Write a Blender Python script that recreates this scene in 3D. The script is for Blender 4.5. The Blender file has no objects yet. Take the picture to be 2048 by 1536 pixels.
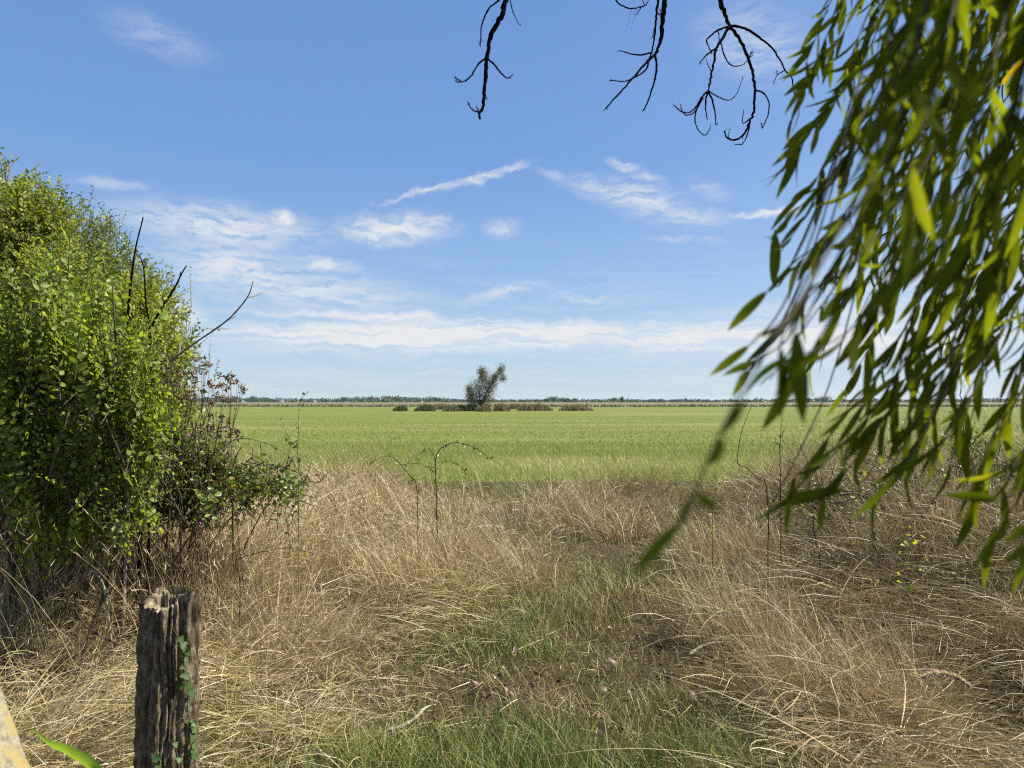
import bpy, math
import numpy as np
from mathutils import Vector

# ------------------------------------------------------------------ camera, light, exposure
SC = bpy.context.scene
COL = SC.collection
EYE = 1.55                       # camera height over the path
FPX = 1462.0                     # focal length in photo pixels (2048 wide)
PITCH = math.atan(35 / FPX)
cam_data = bpy.data.cameras.new('camera')
cam_data.sensor_width = 36.0
cam_data.lens = 36.0 * FPX / 2048
cam_data.clip_start = 0.05
cam_data.clip_end = 20000
cam_data.dof.use_dof = True
cam_data.dof.focus_distance = 4.5
cam_data.dof.aperture_fstop = 4.2
cam = bpy.data.objects.new('camera', cam_data)
COL.objects.link(cam)
cam.location = (0, 0, EYE)
cam.rotation_euler = (math.radians(90) + PITCH, 0, 0)
SC.camera = cam
SC.view_settings.view_transform = 'Standard'
SC.view_settings.look = 'None'
SC.view_settings.gamma = 1.0
SC.view_settings.exposure = 1.1
SC.cycles.use_denoising = False        # the denoiser smears fine blades of grass
SC.cycles.pixel_filter_type = 'BLACKMAN_HARRIS'
SC.cycles.filter_width = 1.15
SC.cycles.sample_clamp_indirect = 4.0
SC.cycles.max_bounces = 8
SC.cycles.transparent_max_bounces = 8

SUN_AZ, SUN_EL = math.radians(80), math.radians(48)      # to the right of the view, a little ahead
SKY_STRENGTH = 0.069
sun_dir = Vector((math.sin(SUN_AZ) * math.cos(SUN_EL), math.cos(SUN_AZ) * math.cos(SUN_EL), math.sin(SUN_EL)))
sl = bpy.data.lights.new('sun', 'SUN')
sl.energy = 5.0
sl.angle = math.radians(0.53)
sl.color = (1.0, 0.95, 0.86)
so = bpy.data.objects.new('sun', sl)
COL.objects.link(so)
so.location = (20, 10, 30)
so.rotation_euler = sun_dir.to_track_quat('Z', 'Y').to_euler()

FWD = np.array([0, math.cos(PITCH), math.sin(PITCH)])
UPV = np.array([0, -math.sin(PITCH), math.cos(PITCH)])


def ray(px, py):
    return np.array([1.0, 0, 0]) * ((px - 1024) / FPX) + UPV * ((768 - py) / FPX) + FWD


def at(px, py, d):
    """world point at distance d (along +Y) seen at photo pixel px, py"""
    r = ray(px, py)
    return np.array([0, 0, EYE]) + r * (d / r[1])


def azel(px, py):
    r = ray(px, py)
    r = r / np.linalg.norm(r)
    return math.atan2(r[0], r[1]), math.asin(r[2])


class NT:
    """small helper round a node tree"""
    def __init__(s, tree):
        s.t = tree
        s.n = tree.nodes
        s.l = tree.links

    def node(s, typ, ins=None, **props):
        nd = s.n.new(typ)
        for k, v in props.items():
            setattr(nd, k, v)
        for k, v in (ins or {}).items():
            sock = nd.inputs[k]
            if isinstance(v, bpy.types.NodeSocket):
                s.l.new(v, sock)
            else:
                sock.default_value = v
        return nd

    def m(s, op, a, b=None, c=None, clamp=False):
        nd = s.n.new('ShaderNodeMath')
        nd.operation = op
        nd.use_clamp = clamp
        for i, v in enumerate((a, b, c)):
            if v is None:
                continue
            if isinstance(v, bpy.types.NodeSocket):
                s.l.new(v, nd.inputs[i])
            else:
                nd.inputs[i].default_value = v
        return nd.outputs[0]

    def noise(s, vec, scale, detail=4, rough=.55, dist=0.0):
        nd = s.node('ShaderNodeTexNoise', {'Scale': scale, 'Detail': detail, 'Roughness': rough, 'Distortion': dist})
        if vec is not None:
            s.l.new(vec, nd.inputs['Vector'])
        return nd.outputs['Fac']

    def rng(s, v, a, b, c=0.0, d=1.0, smooth=False):
        nd = s.node('ShaderNodeMapRange', {'Value': v, 'From Min': a, 'From Max': b, 'To Min': c, 'To Max': d})
        if smooth:
            nd.interpolation_type = 'SMOOTHSTEP'
        return nd.outputs['Result']

    def ramp(s, fac, stops, interp='LINEAR'):
        nd = s.node('ShaderNodeValToRGB', {'Fac': fac})
        cr = nd.color_ramp
        cr.interpolation = interp
        while len(cr.elements) < len(stops):
            cr.elements.new(0.5)
        for e, (p, c) in zip(cr.elements, stops):
            e.position = p
            e.color = (*c, 1)
        return nd.outputs['Color']

    def mix(s, fac, a, b, blend='MIX'):
        nd = s.n.new('ShaderNodeMix')
        nd.data_type = 'RGBA'
        nd.blend_type = blend
        for sock, v in ((nd.inputs[0], fac), (nd.inputs[6], a), (nd.inputs[7], b)):
            if isinstance(v, bpy.types.NodeSocket):
                s.l.new(v, sock)
            else:
                sock.default_value = (*v, 1) if isinstance(v, (tuple, list)) and len(v) == 3 else v
        return nd.outputs[2]


# ------------------------------------------------------------------ sky with cirrus (directions on the dome)
world = bpy.data.worlds.new('World')
SC.world = world
world.use_nodes = True
w = NT(world.node_tree)
w.n.clear()
sky = w.node('ShaderNodeTexSky', sky_type='NISHITA', sun_disc=False, sun_elevation=SUN_EL, sun_rotation=SUN_AZ,
             altitude=0.0, air_density=1.0, dust_density=0.2, ozone_density=2.6)
tc = w.node('ShaderNodeTexCoord')
sep = w.node('ShaderNodeSeparateXYZ', {0: tc.outputs['Generated']})
az = w.m('ARCTAN2', sep.outputs[0], sep.outputs[1])
el = w.m('ARCSINE', sep.outputs[2])
ae = w.node('ShaderNodeCombineXYZ', {0: az, 1: el}).outputs[0]
# a gentle warp of the directions gives the clouds torn edges
wn = w.node('ShaderNodeTexNoise', {'Vector': ae, 'Scale': 26.0, 'Detail': 5.0, 'Roughness': .62})
wv = w.node('ShaderNodeVectorMath', {0: wn.outputs['Color'], 1: (.5, .5, .5)}, operation='SUBTRACT').outputs[0]
wv = w.node('ShaderNodeVectorMath', {0: wv, 'Scale': 0.030}, operation='SCALE').outputs[0]
aw = w.node('ShaderNodeVectorMath', {0: ae, 1: wv}, operation='ADD').outputs[0]


def blob(x0, y0, x1, y1, half, amt, soft=1.0):
    """cloud patch stretched along the line of sight directions from (x0,y0) to (x1,y1) of width half (photo pixels)"""
    a = np.array(azel(x0, y0))
    b = np.array(azel(x1, y1))
    c = (a + b) / 2
    d = b - a
    mp = w.node('ShaderNodeMapping', {'Vector': aw, 'Location': (c[0], c[1], 0), 'Rotation': (0, 0, math.atan2(d[1], d[0])),
                                      'Scale': (np.linalg.norm(d) / 2, half / FPX, 1)}, vector_type='TEXTURE')
    ln = w.node('ShaderNodeVectorMath', {0: mp.outputs[0]}, operation='LENGTH').outputs['Value']
    return w.rng(ln, 1.0 + .25 * soft, 1.0 - soft, 0.0, amt, True)


def total(lst):
    r = lst[0]
    for q in lst[1:]:
        r = w.m('MAXIMUM', r, q)
    return r


puffs = total([
    blob(535, 425, 600, 455, 24, 1.25), blob(560, 440, 600, 480, 16, .9), blob(650, 462, 925, 455, 36, 1.1), blob(830, 455, 915, 440, 18, .8), blob(960, 455, 1050, 458, 22, .6),
    blob(545, 518, 735, 540, 17, .9), blob(365, 416, 400, 418, 9, .6)])
trails = total([
    blob(745, 410, 960, 350, 7, .8), blob(860, 384, 1075, 320, 10, 1.0), blob(1440, 440, 1640, 405, 9, 1.1), blob(1060, 335, 1150, 362, 12, .35)])
wisps = total([
    blob(1090, 350, 1300, 400, 24, .55), blob(1170, 370, 1400, 430, 42, .8), blob(1280, 420, 1480, 445, 26, .6),
    blob(1205, 318, 1285, 338, 13, .7), blob(1250, 345, 1340, 365, 14, .6), blob(1370, 365, 1470, 395, 22, .4), blob(1280, 475, 1480, 485, 8, .4),
    blob(180, 20, 440, 120, 34, .30), blob(230, 50, 400, 100, 12, .34), blob(120, 358, 320, 375, 13, .5),
    blob(170, 420, 690, 475, 46, .95), blob(250, 430, 620, 480, 22, 1.0), blob(280, 490, 660, 580, 70, .95), blob(350, 560, 900, 600, 46, .8), blob(300, 600, 440, 690, 60, .9),
    blob(900, 610, 1110, 560, 18, .65), blob(1040, 575, 1290, 615, 12, .5), blob(1380, 60, 1640, 110, 70, .5),
    blob(1900, 480, 2400, 560, 120, .6), blob(-400, 380, -1200, 300, 120, .6)])
banks = total([
    blob(380, 615, 1150, 640, 15, 1.1), blob(260, 662, 1500, 656, 36, 1.7), blob(330, 690, 1200, 690, 22, .75), blob(1000, 668, 2300, 668, 44, 1.5), blob(1350, 625, 2200, 620, 34, .75),
    blob(600, 640, 1000, 655, 12, .6), blob(1500, 560, 2300, 560, 60, .5)])
fine = w.node('ShaderNodeMapping', {'Vector': aw, 'Scale': (.8, 2.6, 1), 'Rotation': (0, 0, .12)})
n_puff = w.noise(fine.outputs[0], 34, 7, .6)
streak = w.node('ShaderNodeMapping', {'Vector': aw, 'Scale': (.55, 9.0, 1), 'Rotation': (0, 0, .03)})
n_streak = w.noise(streak.outputs[0], 11, 7, .6)
n_wisp = w.noise(w.node('ShaderNodeMapping', {'Vector': aw, 'Scale': (.9, 5.0, 1), 'Rotation': (0, 0, .28)}).outputs[0], 22, 7, .62)
c_puff = w.m('MULTIPLY', puffs, w.rng(n_puff, .30, .60, .15, 1.0, True))
c_trail = w.m('MULTIPLY', trails, w.rng(n_puff, .33, .58, .35, 1.0, True))
c_wisp = w.m('MULTIPLY', wisps, w.rng(n_wisp, .30, .60, 0.05, 1.0, True))
c_bank = w.m('MULTIPLY', banks, w.rng(n_streak, .37, .55, .35, 1.0, True))
veil = w.m('MULTIPLY', w.rng(el, .25, .05, 0, .30, True), w.rng(n_streak, .42, .66, 0, 1.0, True))
cloud = w.m('MAXIMUM', w.m('MAXIMUM', c_puff, c_trail), w.m('MAXIMUM', w.m('MAXIMUM', c_wisp, c_bank), veil))
cloud = w.m('MULTIPLY', cloud, .95, clamp=True)
ramp_sky = w.ramp(w.m('MULTIPLY', el, 1 / .7, clamp=True), [(0, (.295, .405, .53)), (.10, (.26, .375, .535)), (.23, (.195, .325, .54)), (.45, (.118, .238, .51)), (.85, (.098, .205, .475))])
ramp_sky = w.mix(1.0, ramp_sky, (10.0, 10.0, 10.0), 'MULTIPLY')
skyc = w.mix(.72, sky.outputs[0], ramp_sky)                    # the deep clean blue of that day over the computed sky
glare = w.m('MULTIPLY', w.rng(az, .0, 1.1, 0, .55, True), w.rng(el, .75, .05, .25, 1.0))
skyc = w.mix(glare, skyc, (3.7, 4.7, 5.9))
mixc = w.mix(cloud, skyc, (5.5, 5.6, 5.75))
bg = w.node('ShaderNodeBackground', {'Color': mixc, 'Strength': SKY_STRENGTH})
w.node('ShaderNodeOutputWorld', {'Surface': bg.outputs[0]})

# ------------------------------------------------------------------ numpy noise and mesh helpers
R = np.random.default_rng(11)


def _h(ix, iy, seed):
    n = (ix.astype(np.int64) * 374761393 + iy.astype(np.int64) * 668265263 + seed * 1442695041) & 0xffffffff
    n = ((n ^ (n >> 13)) * 1274126177) & 0xffffffff
    return ((n ^ (n >> 16)) & 0xffff) / 65535.0


def vn(x, y, seed=0):
    x = np.asarray(x, float)
    y = np.asarray(y, float)
    ix, iy = np.floor(x), np.floor(y)
    fx, fy = x - ix, y - iy
    fx = fx * fx * (3 - 2 * fx)
    fy = fy * fy * (3 - 2 * fy)
    a, b = _h(ix, iy, seed), _h(ix + 1, iy, seed)
    c, d = _h(ix, iy + 1, seed), _h(ix + 1, iy + 1, seed)
    return (a + (b - a) * fx) * (1 - fy) + (c + (d - c) * fx) * fy


def fbm(x, y, seed=0, octv=4):
    s, a, t = 0, .5, 0
    for k in range(octv):
        s = s + a * vn(x * 2 ** k, y * 2 ** k, seed + k)
        t += a
        a *= .5
    return s / t


def sst(a, b, v):
    t = np.clip((np.asarray(v, float) - a) / (b - a), 0, 1)
    return t * t * (3 - 2 * t)


def H(x, y):
    """ground height"""
    x = np.asarray(x, float)
    y = np.asarray(y, float)
    near = 1 - sst(10.5, 13.5, y)
    bump = (fbm(x * .9, y * .9, 3) - .5) * .22 + (fbm(x * 2.6, y * 2.6, 9) - .5) * .14
    right = .60 * sst(1.6, 3.6, x - .12 * (y - 5)) * sst(3.0, 5.2, y) * (1 - sst(9.5, 12.5, y))
    left = .30 * sst(-1.2, -2.6, x) * sst(3.2, 5.2, y)
    return near * (bump + right + left)


class MB:
    """collects geometry; build() links it as ONE mesh object"""
    def __init__(s):
        s.v, s.q, s.t, s.a, s.n = [], [], [], [], 0

    def add(s, v, quads=None, tris=None, tint=0.5):
        v = np.asarray(v, float).reshape(-1, 3)
        if quads is not None and len(quads):
            s.q.append(np.asarray(quads).reshape(-1, 4) + s.n)
        if tris is not None and len(tris):
            s.t.append(np.asarray(tris).reshape(-1, 3) + s.n)
        s.a.append(np.broadcast_to(np.asarray(tint, float), (len(v),)))
        s.v.append(v)
        s.n += len(v)

    def build(s, name, mat, parent=None, smooth=False, loc=None):
        v = np.concatenate(s.v)
        off = np.zeros(3)
        if parent is not None:
            off = np.array(OFF[parent.name])
        elif loc is not None:
            off = np.asarray(loc, float)
        v = v - off
        q = np.concatenate(s.q) if s.q else np.zeros((0, 4), int)
        t = np.concatenate(s.t) if s.t else np.zeros((0, 3), int)
        me = bpy.data.meshes.new(name)
        me.vertices.add(len(v))
        me.vertices.foreach_set('co', v.astype(np.float32).ravel())
        me.loops.add(len(q) * 4 + len(t) * 3)
        me.loops.foreach_set('vertex_index', np.concatenate([q.ravel(), t.ravel()]).astype(np.int32))
        me.polygons.add(len(q) + len(t))
        me.polygons.foreach_set('loop_start', np.concatenate([np.arange(len(q)) * 4, len(q) * 4 + np.arange(len(t)) * 3]).astype(np.int32))
        if smooth:
            me.polygons.foreach_set('use_smooth', np.ones(len(q) + len(t), bool))
        at_ = me.attributes.new('tint', 'FLOAT', 'POINT')
        at_.data.foreach_set('value', np.concatenate(s.a).astype(np.float32))
        me.update(calc_edges=True)
        me.materials.append(mat)
        o = bpy.data.objects.new(name, me)
        COL.objects.link(o)
        if parent is not None:
            o.parent = parent
            OFF[o.name] = tuple(off)
        else:
            o.location = off
            OFF[o.name] = tuple(off)
        return o


OFF = {}


def tag(o, label=None, cat=None, group=None, kind=None):
    if label:
        o['label'] = label
    if cat:
        o['category'] = cat
    if group:
        o['group'] = group
    if kind:
        o['kind'] = kind
    return o


def thing(name, label, cat, loc, group=None):
    o = bpy.data.objects.new(name, None)
    o.empty_display_size = .1
    COL.objects.link(o)
    o.location = tuple(float(c) for c in loc)
    OFF[o.name] = tuple(float(c) for c in loc)
    return tag(o, label, cat, group)


def nrm(v):
    return v / np.maximum(np.linalg.norm(v, axis=-1, keepdims=True), 1e-9)


def smooth_line(pts, n=6):
    """Catmull-Rom through the points"""
    P = np.asarray(pts, float)
    if len(P) < 3:
        t = np.linspace(0, 1, n + 1)[:, None]
        return P[0] * (1 - t) + P[-1] * t
    Q = np.vstack([2 * P[0] - P[1], P, 2 * P[-1] - P[-2]])
    out = []
    for i in range(len(P) - 1):
        p0, p1, p2, p3 = Q[i:i + 4]
        for t in np.linspace(0, 1, n, endpoint=False):
            out.append(.5 * ((2 * p1) + (-p0 + p2) * t + (2 * p0 - 5 * p1 + 4 * p2 - p3) * t * t + (-p0 + 3 * p1 - 3 * p2 + p3) * t ** 3))
    out.append(P[-1])
    return np.array(out)


def tube(mb, pts, r0, r1=None, sides=5, tint=.5, knob=0.0, cap=True):
    P = np.asarray(pts, float)
    n = len(P)
    r = np.linspace(r0, r0 if r1 is None else r1, n)
    if knob:
        r = r * (1 + knob * (R.random(n) - .35))
    T = nrm(np.gradient(P, axis=0))
    ref = np.array([0.31, .17, .93])
    if abs(T.mean(0) @ ref) > .9 * np.linalg.norm(T.mean(0)):
        ref = np.array([1.0, .2, 0])
    U = nrm(np.cross(T, ref))
    V = np.cross(T, U)
    a = np.linspace(0, 2 * np.pi, sides, endpoint=False)
    vv = P[:, None] + r[:, None, None] * (np.cos(a)[None, :, None] * U[:, None] + np.sin(a)[None, :, None] * V[:, None])
    i, j = np.meshgrid(np.arange(n - 1), np.arange(sides), indexing='ij')
    k = (j + 1) % sides
    q = np.stack([i * sides + j, i * sides + k, (i + 1) * sides + k, (i + 1) * sides + j], -1).reshape(-1, 4)
    v = vv.reshape(-1, 3)
    tr = None
    if cap:
        v = np.vstack([v, P[0], P[-1]])
        jj = np.arange(sides)
        kk = (jj + 1) % sides
        tr = np.vstack([np.stack([np.full(sides, n * sides), kk, jj], -1), np.stack([np.full(sides, n * sides + 1), (n - 1) * sides + jj, (n - 1) * sides + kk], -1)])
    mb.add(v, q, tr, tint)


def leaf_template(widths, fold=.18, droop=.12, ts=None):
    """leaf of unit length along x: a midrib and two edges"""
    k = len(widths) + 2
    t = np.linspace(0, 1, k) if ts is None else np.asarray(ts)
    z = -droop * t * t
    v = [(t[i], 0, z[i]) for i in range(k)]
    for s in (1, -1):
        v += [(t[i + 1] - .02, s * widths[i] / 2, z[i + 1] + fold * widths[i]) for i in range(k - 2)]
    L = lambda i: k + i - 1
    Rr = lambda i: k + (k - 2) + i - 1
    tris, quads = [], []
    for side, E in ((1, L), (-1, Rr)):
        f = [(0, 1, E(1)), (k - 2, k - 1, E(k - 2))]
        g = [(i, i + 1, E(i + 1), E(i)) for i in range(1, k - 2)]
        if side < 0:
            f = [x[::-1] for x in f]
            g = [x[::-1] for x in g]
        tris += f
        quads += g
    return np.array(v, float), np.array(quads).reshape(-1, 4), np.array(tris)


T_ELM = leaf_template([.50, .62, .40], .16, .14, [0, .22, .5, .78, 1])
T_SMALL = leaf_template([.52, .42], .15, .1)
T_WILLOW = leaf_template([.08, .128, .142, .125, .075], .16, .22, [0, .14, .32, .52, .70, .86, 1])
T_IVY = leaf_template([.72, 1.0, .55, .62, .22], .12, .18, [0, .12, .30, .48, .62, .82, 1])
T_DIAMOND = (np.array([(0, 0, 0), (.45, .3, .06), (1, 0, -.05), (.45, -.3, .06)]), np.array([(0, 3, 2, 1)]), np.zeros((0, 3), int))


def leaves(mb, tpl, pos, dirs, ups, length, wid=1.0, tint=.5, bend=None):
    tv, tq, tt = tpl
    N = len(pos)
    if N == 0:
        return
    X = nrm(np.asarray(dirs, float))
    Y = nrm(np.cross(ups, X))
    Z = np.cross(X, Y)
    L = np.broadcast_to(np.asarray(length, float), (N,))[:, None, None]
    W = np.broadcast_to(np.asarray(wid, float), (N,))[:, None, None]
    tvz = np.broadcast_to(tv[None], (N, *tv.shape)).copy()
    if bend is not None:
        tvz[:, :, 2] += np.asarray(bend)[:, None] * tv[None, :, 0] ** 2
        tvz[:, :, 1] += (np.asarray(bend)[::-1])[:, None] * .4 * tv[None, :, 0] ** 2
    v = np.asarray(pos)[:, None] + L * (tvz[:, :, :1] * X[:, None] + tvz[:, :, 1:2] * W * Y[:, None] + tvz[:, :, 2:] * Z[:, None])
    off = (np.arange(N) * len(tv))[:, None, None]
    tn = np.broadcast_to(np.asarray(tint, float), (N,))
    mb.add(v.reshape(-1, 3), (tq[None] + off).reshape(-1, 4) if len(tq) else None, (tt[None] + off).reshape(-1, 3) if len(tt) else None, np.repeat(tn, len(tv)))


def blades(mb, base, L, th0, th1, phi, wid, K=5, curl=0.0, tint=.5, lowest=None, powr=1.3, follow=False):
    """ribbons of grass: tilt runs from th0 to th1 (from the vertical), heading phi"""
    base = np.asarray(base, float)
    N = len(base)
    g = lambda v: np.broadcast_to(np.asarray(v, float), (N,))
    L, th0, th1, phi, wid, curl, tint = map(g, (L, th0, th1, phi, wid, curl, tint))
    t = np.linspace(0, 1, K)
    tm = (t[1:] + t[:-1]) / 2
    th = th0[:, None] + (th1 - th0)[:, None] * tm[None] ** powr
    ph = phi[:, None] + curl[:, None] * tm[None]
    d = np.stack([np.sin(th) * np.cos(ph), np.sin(th) * np.sin(ph), np.cos(th)], -1)
    step = d * (L / (K - 1))[:, None, None]
    P = np.concatenate([base[:, None], base[:, None] + np.cumsum(step, 1)], 1)
    if follow:
        P[:, 1:, 2] = np.maximum(P[:, 1:, 2], H(P[:, 1:, 0], P[:, 1:, 1]) + .008 + .03 * R.random((N, 1)))
    D = np.concatenate([d[:, :1], (d[:, 1:] + d[:, :-1]) / 2, d[:, -1:]], 1)
    rv = R.normal(size=(N, 1, 3))
    S = nrm(np.cross(D, rv))
    ww = wid[:, None] * (1 - .82 * t[None] ** 1.6) / 2
    v = np.stack([P - S * ww[..., None], P + S * ww[..., None]], 2).reshape(N, K * 2, 3)
    k = np.arange(K - 1)
    q = np.stack([2 * k, 2 * k + 1, 2 * k + 3, 2 * k + 2], -1)
    q = (q[None] + (np.arange(N) * K * 2)[:, None, None]).reshape(-1, 4)
    mb.add(v.reshape(-1, 3), q, None, np.repeat(tint, K * 2))
    return P


# ------------------------------------------------------------------ materials
def new_mat(name):
    m = bpy.data.materials.new(name)
    m.use_nodes = True
    t = NT(m.node_tree)
    t.n.clear()
    out = t.node('ShaderNodeOutputMaterial')
    return m, t, out


def leaf_mat(name, stops, trans_tint=(1.5, 1.45, .5), trans=.42, rough=.5, spec=.35, nscale=2.0, nvar=(.75, 1.2), blotch=None):
    """thin leaf: colour by leaf, light passing through"""
    m, t, out = new_mat(name)
    geo = t.node('ShaderNodeNewGeometry')
    at_ = t.node('ShaderNodeAttribute', attribute_name='tint')
    f = t.m('ADD', t.m('MULTIPLY', geo.outputs['Random Per Island'], .5), t.m('SUBTRACT', at_.outputs['Fac'], .25), clamp=True)
    c = t.ramp(f, stops)
    nz = t.noise(geo.outputs['Position'], nscale, 3)
    c = t.mix(1.0, c, t.node('ShaderNodeCombineColor', {0: t.rng(nz, .3, .7, *nvar), 1: t.rng(nz, .3, .7, *nvar), 2: t.rng(nz, .3, .7, *nvar)}).outputs[0], 'MULTIPLY')
    if blotch:
        bz = t.rng(t.noise(geo.outputs['Position'], blotch[1], 3), blotch[2], blotch[2] + .1)
        c = t.mix(t.m('MULTIPLY', bz, .8), c, blotch[0])
    b = t.node('ShaderNodeBsdfPrincipled', {'Base Color': c, 'Roughness': rough, 'Specular IOR Level': spec})
    tr = t.node('ShaderNodeBsdfTranslucent', {'Color': t.mix(1.0, c, trans_tint, 'MULTIPLY')})
    mx = t.node('ShaderNodeMixShader', {0: trans, 1: b.outputs[0], 2: tr.outputs[0]})
    t.l.new(mx.outputs[0], out.inputs[0])
    return m


def grass_mat(name, stops, trans=.25, rough=.45, spec=.3):
    m, t, out = new_mat(name)
    at_ = t.node('ShaderNodeAttribute', attribute_name='tint')
    c = t.ramp(at_.outputs['Fac'], stops)
    b = t.node('ShaderNodeBsdfPrincipled', {'Base Color': c, 'Roughness': rough, 'Specular IOR Level': spec})
    tr = t.node('ShaderNodeBsdfTranslucent', {'Color': t.mix(1.0, c, (1.2, 1.15, .8), 'MULTIPLY')})
    mx = t.node('ShaderNodeMixShader', {0: trans, 1: b.outputs[0], 2: tr.outputs[0]})
    t.l.new(mx.outputs[0], out.inputs[0])
    return m


def bark_mat(name, dark, light, scale=30, stretch=.25, lichen=None, rough=.85, bump=.4, spec=.2):
    m, t, out = new_mat(name)
    tcn = t.node('ShaderNodeTexCoord')
    mp = t.node('ShaderNodeMapping', {'Vector': tcn.outputs['Object'], 'Scale': (1, 1, stretch)})
    n1 = t.noise(mp.outputs[0], scale, 6, .65)
    c = t.ramp(n1, [(.3, dark), (.68, light)])
    if lichen:
        lz = t.noise(tcn.outputs['Object'], lichen[1], 5, .7)
        c = t.mix(t.rng(lz, lichen[2], lichen[2] + .08), c, lichen[0])
    bp = t.node('ShaderNodeBump', {'Height': n1, 'Strength': bump, 'Distance': .01})
    b = t.node('ShaderNodeBsdfPrincipled', {'Base Color': c, 'Roughness': rough, 'Specular IOR Level': spec, 'Normal': bp.outputs[0]})
    t.l.new(b.outputs[0], out.inputs[0])
    return m


# straw / green ramp shared by all the grasses: tint 0 deep green .. .35 yellow green .. .6 straw .. .85 red brown .. 1 bleached
GRASS_STOPS = [(0, (.055, .11, .018)), (.2, (.12, .17, .03)), (.36, (.24, .23, .065)), (.5, (.36, .28, .13)), (.68, (.49, .385, .205)), (.84, (.175, .112, .055)), (.92, (.46, .36, .20)), (1, (.70, .61, .42))]
M_GRASS = grass_mat('grass_blades', GRASS_STOPS, .10)
M_MEADOW = grass_mat('meadow_blades', [(0, (.075, .105, .012)), (.5, (.16, .192, .028)), (.8, (.30, .28, .08)), (1, (.48, .39, .21))], .25)
M_ELM = leaf_mat('elm_leaf', [(0, (.08, .125, .018)), (.4, (.165, .22, .028)), (.75, (.245, .29, .045)), (1, (.33, .33, .10))], nvar=(.8, 1.2), trans_tint=(1.6, 1.65, .5), trans=.52)
M_FINE = leaf_mat('thorn_leaf', [(0, (.09, .135, .02)), (.45, (.19, .235, .035)), (.8, (.28, .30, .06)), (1, (.36, .36, .14))], trans_tint=(1.7, 1.65, .55), trans=.52)
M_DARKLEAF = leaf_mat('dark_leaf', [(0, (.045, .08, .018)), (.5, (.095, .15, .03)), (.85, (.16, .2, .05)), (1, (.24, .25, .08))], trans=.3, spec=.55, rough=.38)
M_PALE = leaf_mat('pale_leaf', [(0, (.14, .165, .07)), (.5, (.26, .28, .13)), (1, (.40, .40, .26))], trans=.4)
M_BACKLEAF = leaf_mat('back_leaf', [(0, (.10, .15, .03)), (.5, (.20, .245, .05)), (1, (.29, .31, .09))], trans=.5)
M_BRAMBLE = leaf_mat('bramble_leaf', [(0, (.06, .10, .022)), (.5, (.14, .20, .045)), (.85, (.24, .27, .07)), (1, (.42, .36, .06))], trans=.35, spec=.5, rough=.4)
M_YELLOW = leaf_mat('yellow_leaf', [(0, (.14, .2, .02)), (.6, (.34, .36, .03)), (1, (.6, .45, .03))], trans=.45)
M_WILLOW = leaf_mat('willow_leaf', [(0, (.03, .043, .008)), (.45, (.05, .070, .011)), (.8, (.09, .11, .018)), (.95, (.15, .15, .022)), (1, (.13, .09, .022))],
                    trans_tint=(4.2, 3.7, .5), trans=.55, rough=.6, spec=.0, nscale=25, nvar=(.85, 1.12), blotch=((.05, .04, .012), 60, .70))
M_IVY = leaf_mat('ivy_leaf', [(0, (.04, .08, .025)), (.6, (.09, .15, .04)), (1, (.2, .25, .09))], trans=.3, spec=.25, rough=.55)
M_REDLEAF = leaf_mat('fallen_leaf', [(0, (.05, .022, .014)), (.45, (.10, .045, .026)), (.8, (.19, .11, .06)), (1, (.40, .32, .2))], trans_tint=(1.2, .9, .6), trans=.12, nscale=40, nvar=(.5, 1.4))
M_BROWNHEAD = leaf_mat('seedhead', [(0, (.11, .075, .045)), (.6, (.23, .165, .10)), (1, (.42, .32, .21))], trans_tint=(1.1, .9, .7), trans=.15)
M_TAMARISK = leaf_mat('tamarisk_leaf', [(0, (.08, .085, .06)), (.5, (.14, .145, .10)), (1, (.22, .22, .15))], trans=.25, nscale=1.0)
M_RUSH = grass_mat('rush_blades', [(0, (.035, .06, .02)), (.4, (.10, .115, .04)), (.6, (.19, .145, .08)), (1, (.32, .26, .15))], .2)
M_TWIG = bark_mat('twig_bark', (.03, .022, .015), (.12, .09, .06), 60, .3)
M_BLACKTWIG = bark_mat('black_twig', (.003, .0025, .0025), (.011, .009, .008), 80, .4, spec=.0)
M_GREYTWIG = bark_mat('grey_twig', (.09, .075, .06), (.24, .21, .18), 60, .3)
M_WILLOWTWIG = bark_mat('willow_twig', (.035, .028, .012), (.085, .07, .035), 60, .3)
M_CANE = bark_mat('bramble_cane', (.022, .012, .012), (.085, .05, .04), 60, .4)
M_GREENSTEM = bark_mat('green_stem', (.10, .12, .035), (.24, .25, .09), 50, .3)
M_LICHENSTICK = bark_mat('lichen_stick', (.12, .095, .06), (.34, .32, .22), 50, .5, ((.42, .42, .26), 26, .52))
M_TRUNK = bark_mat('trunk_bark', (.05, .04, .03), (.18, .15, .12), 18, .25)


# ------------------------------------------------------------------ ground and fields
def axis(*parts):
    return np.unique(np.concatenate(parts).round(4))


def sheet(name, xs, ys, zf, mat):
    X, Y = np.meshgrid(xs, ys)
    Z = zf(X, Y)
    nx, ny = len(xs), len(ys)
    i, j = np.meshgrid(np.arange(ny - 1), np.arange(nx - 1), indexing='ij')
    q = np.stack([i * nx + j, i * nx + j + 1, (i + 1) * nx + j + 1, (i + 1) * nx + j], -1).reshape(-1, 4)
    mb = MB()
    mb.add(np.stack([X, Y, Z], -1).reshape(-1, 3), q)
    return tag(mb.build(name, mat, smooth=True), kind='structure')


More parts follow.
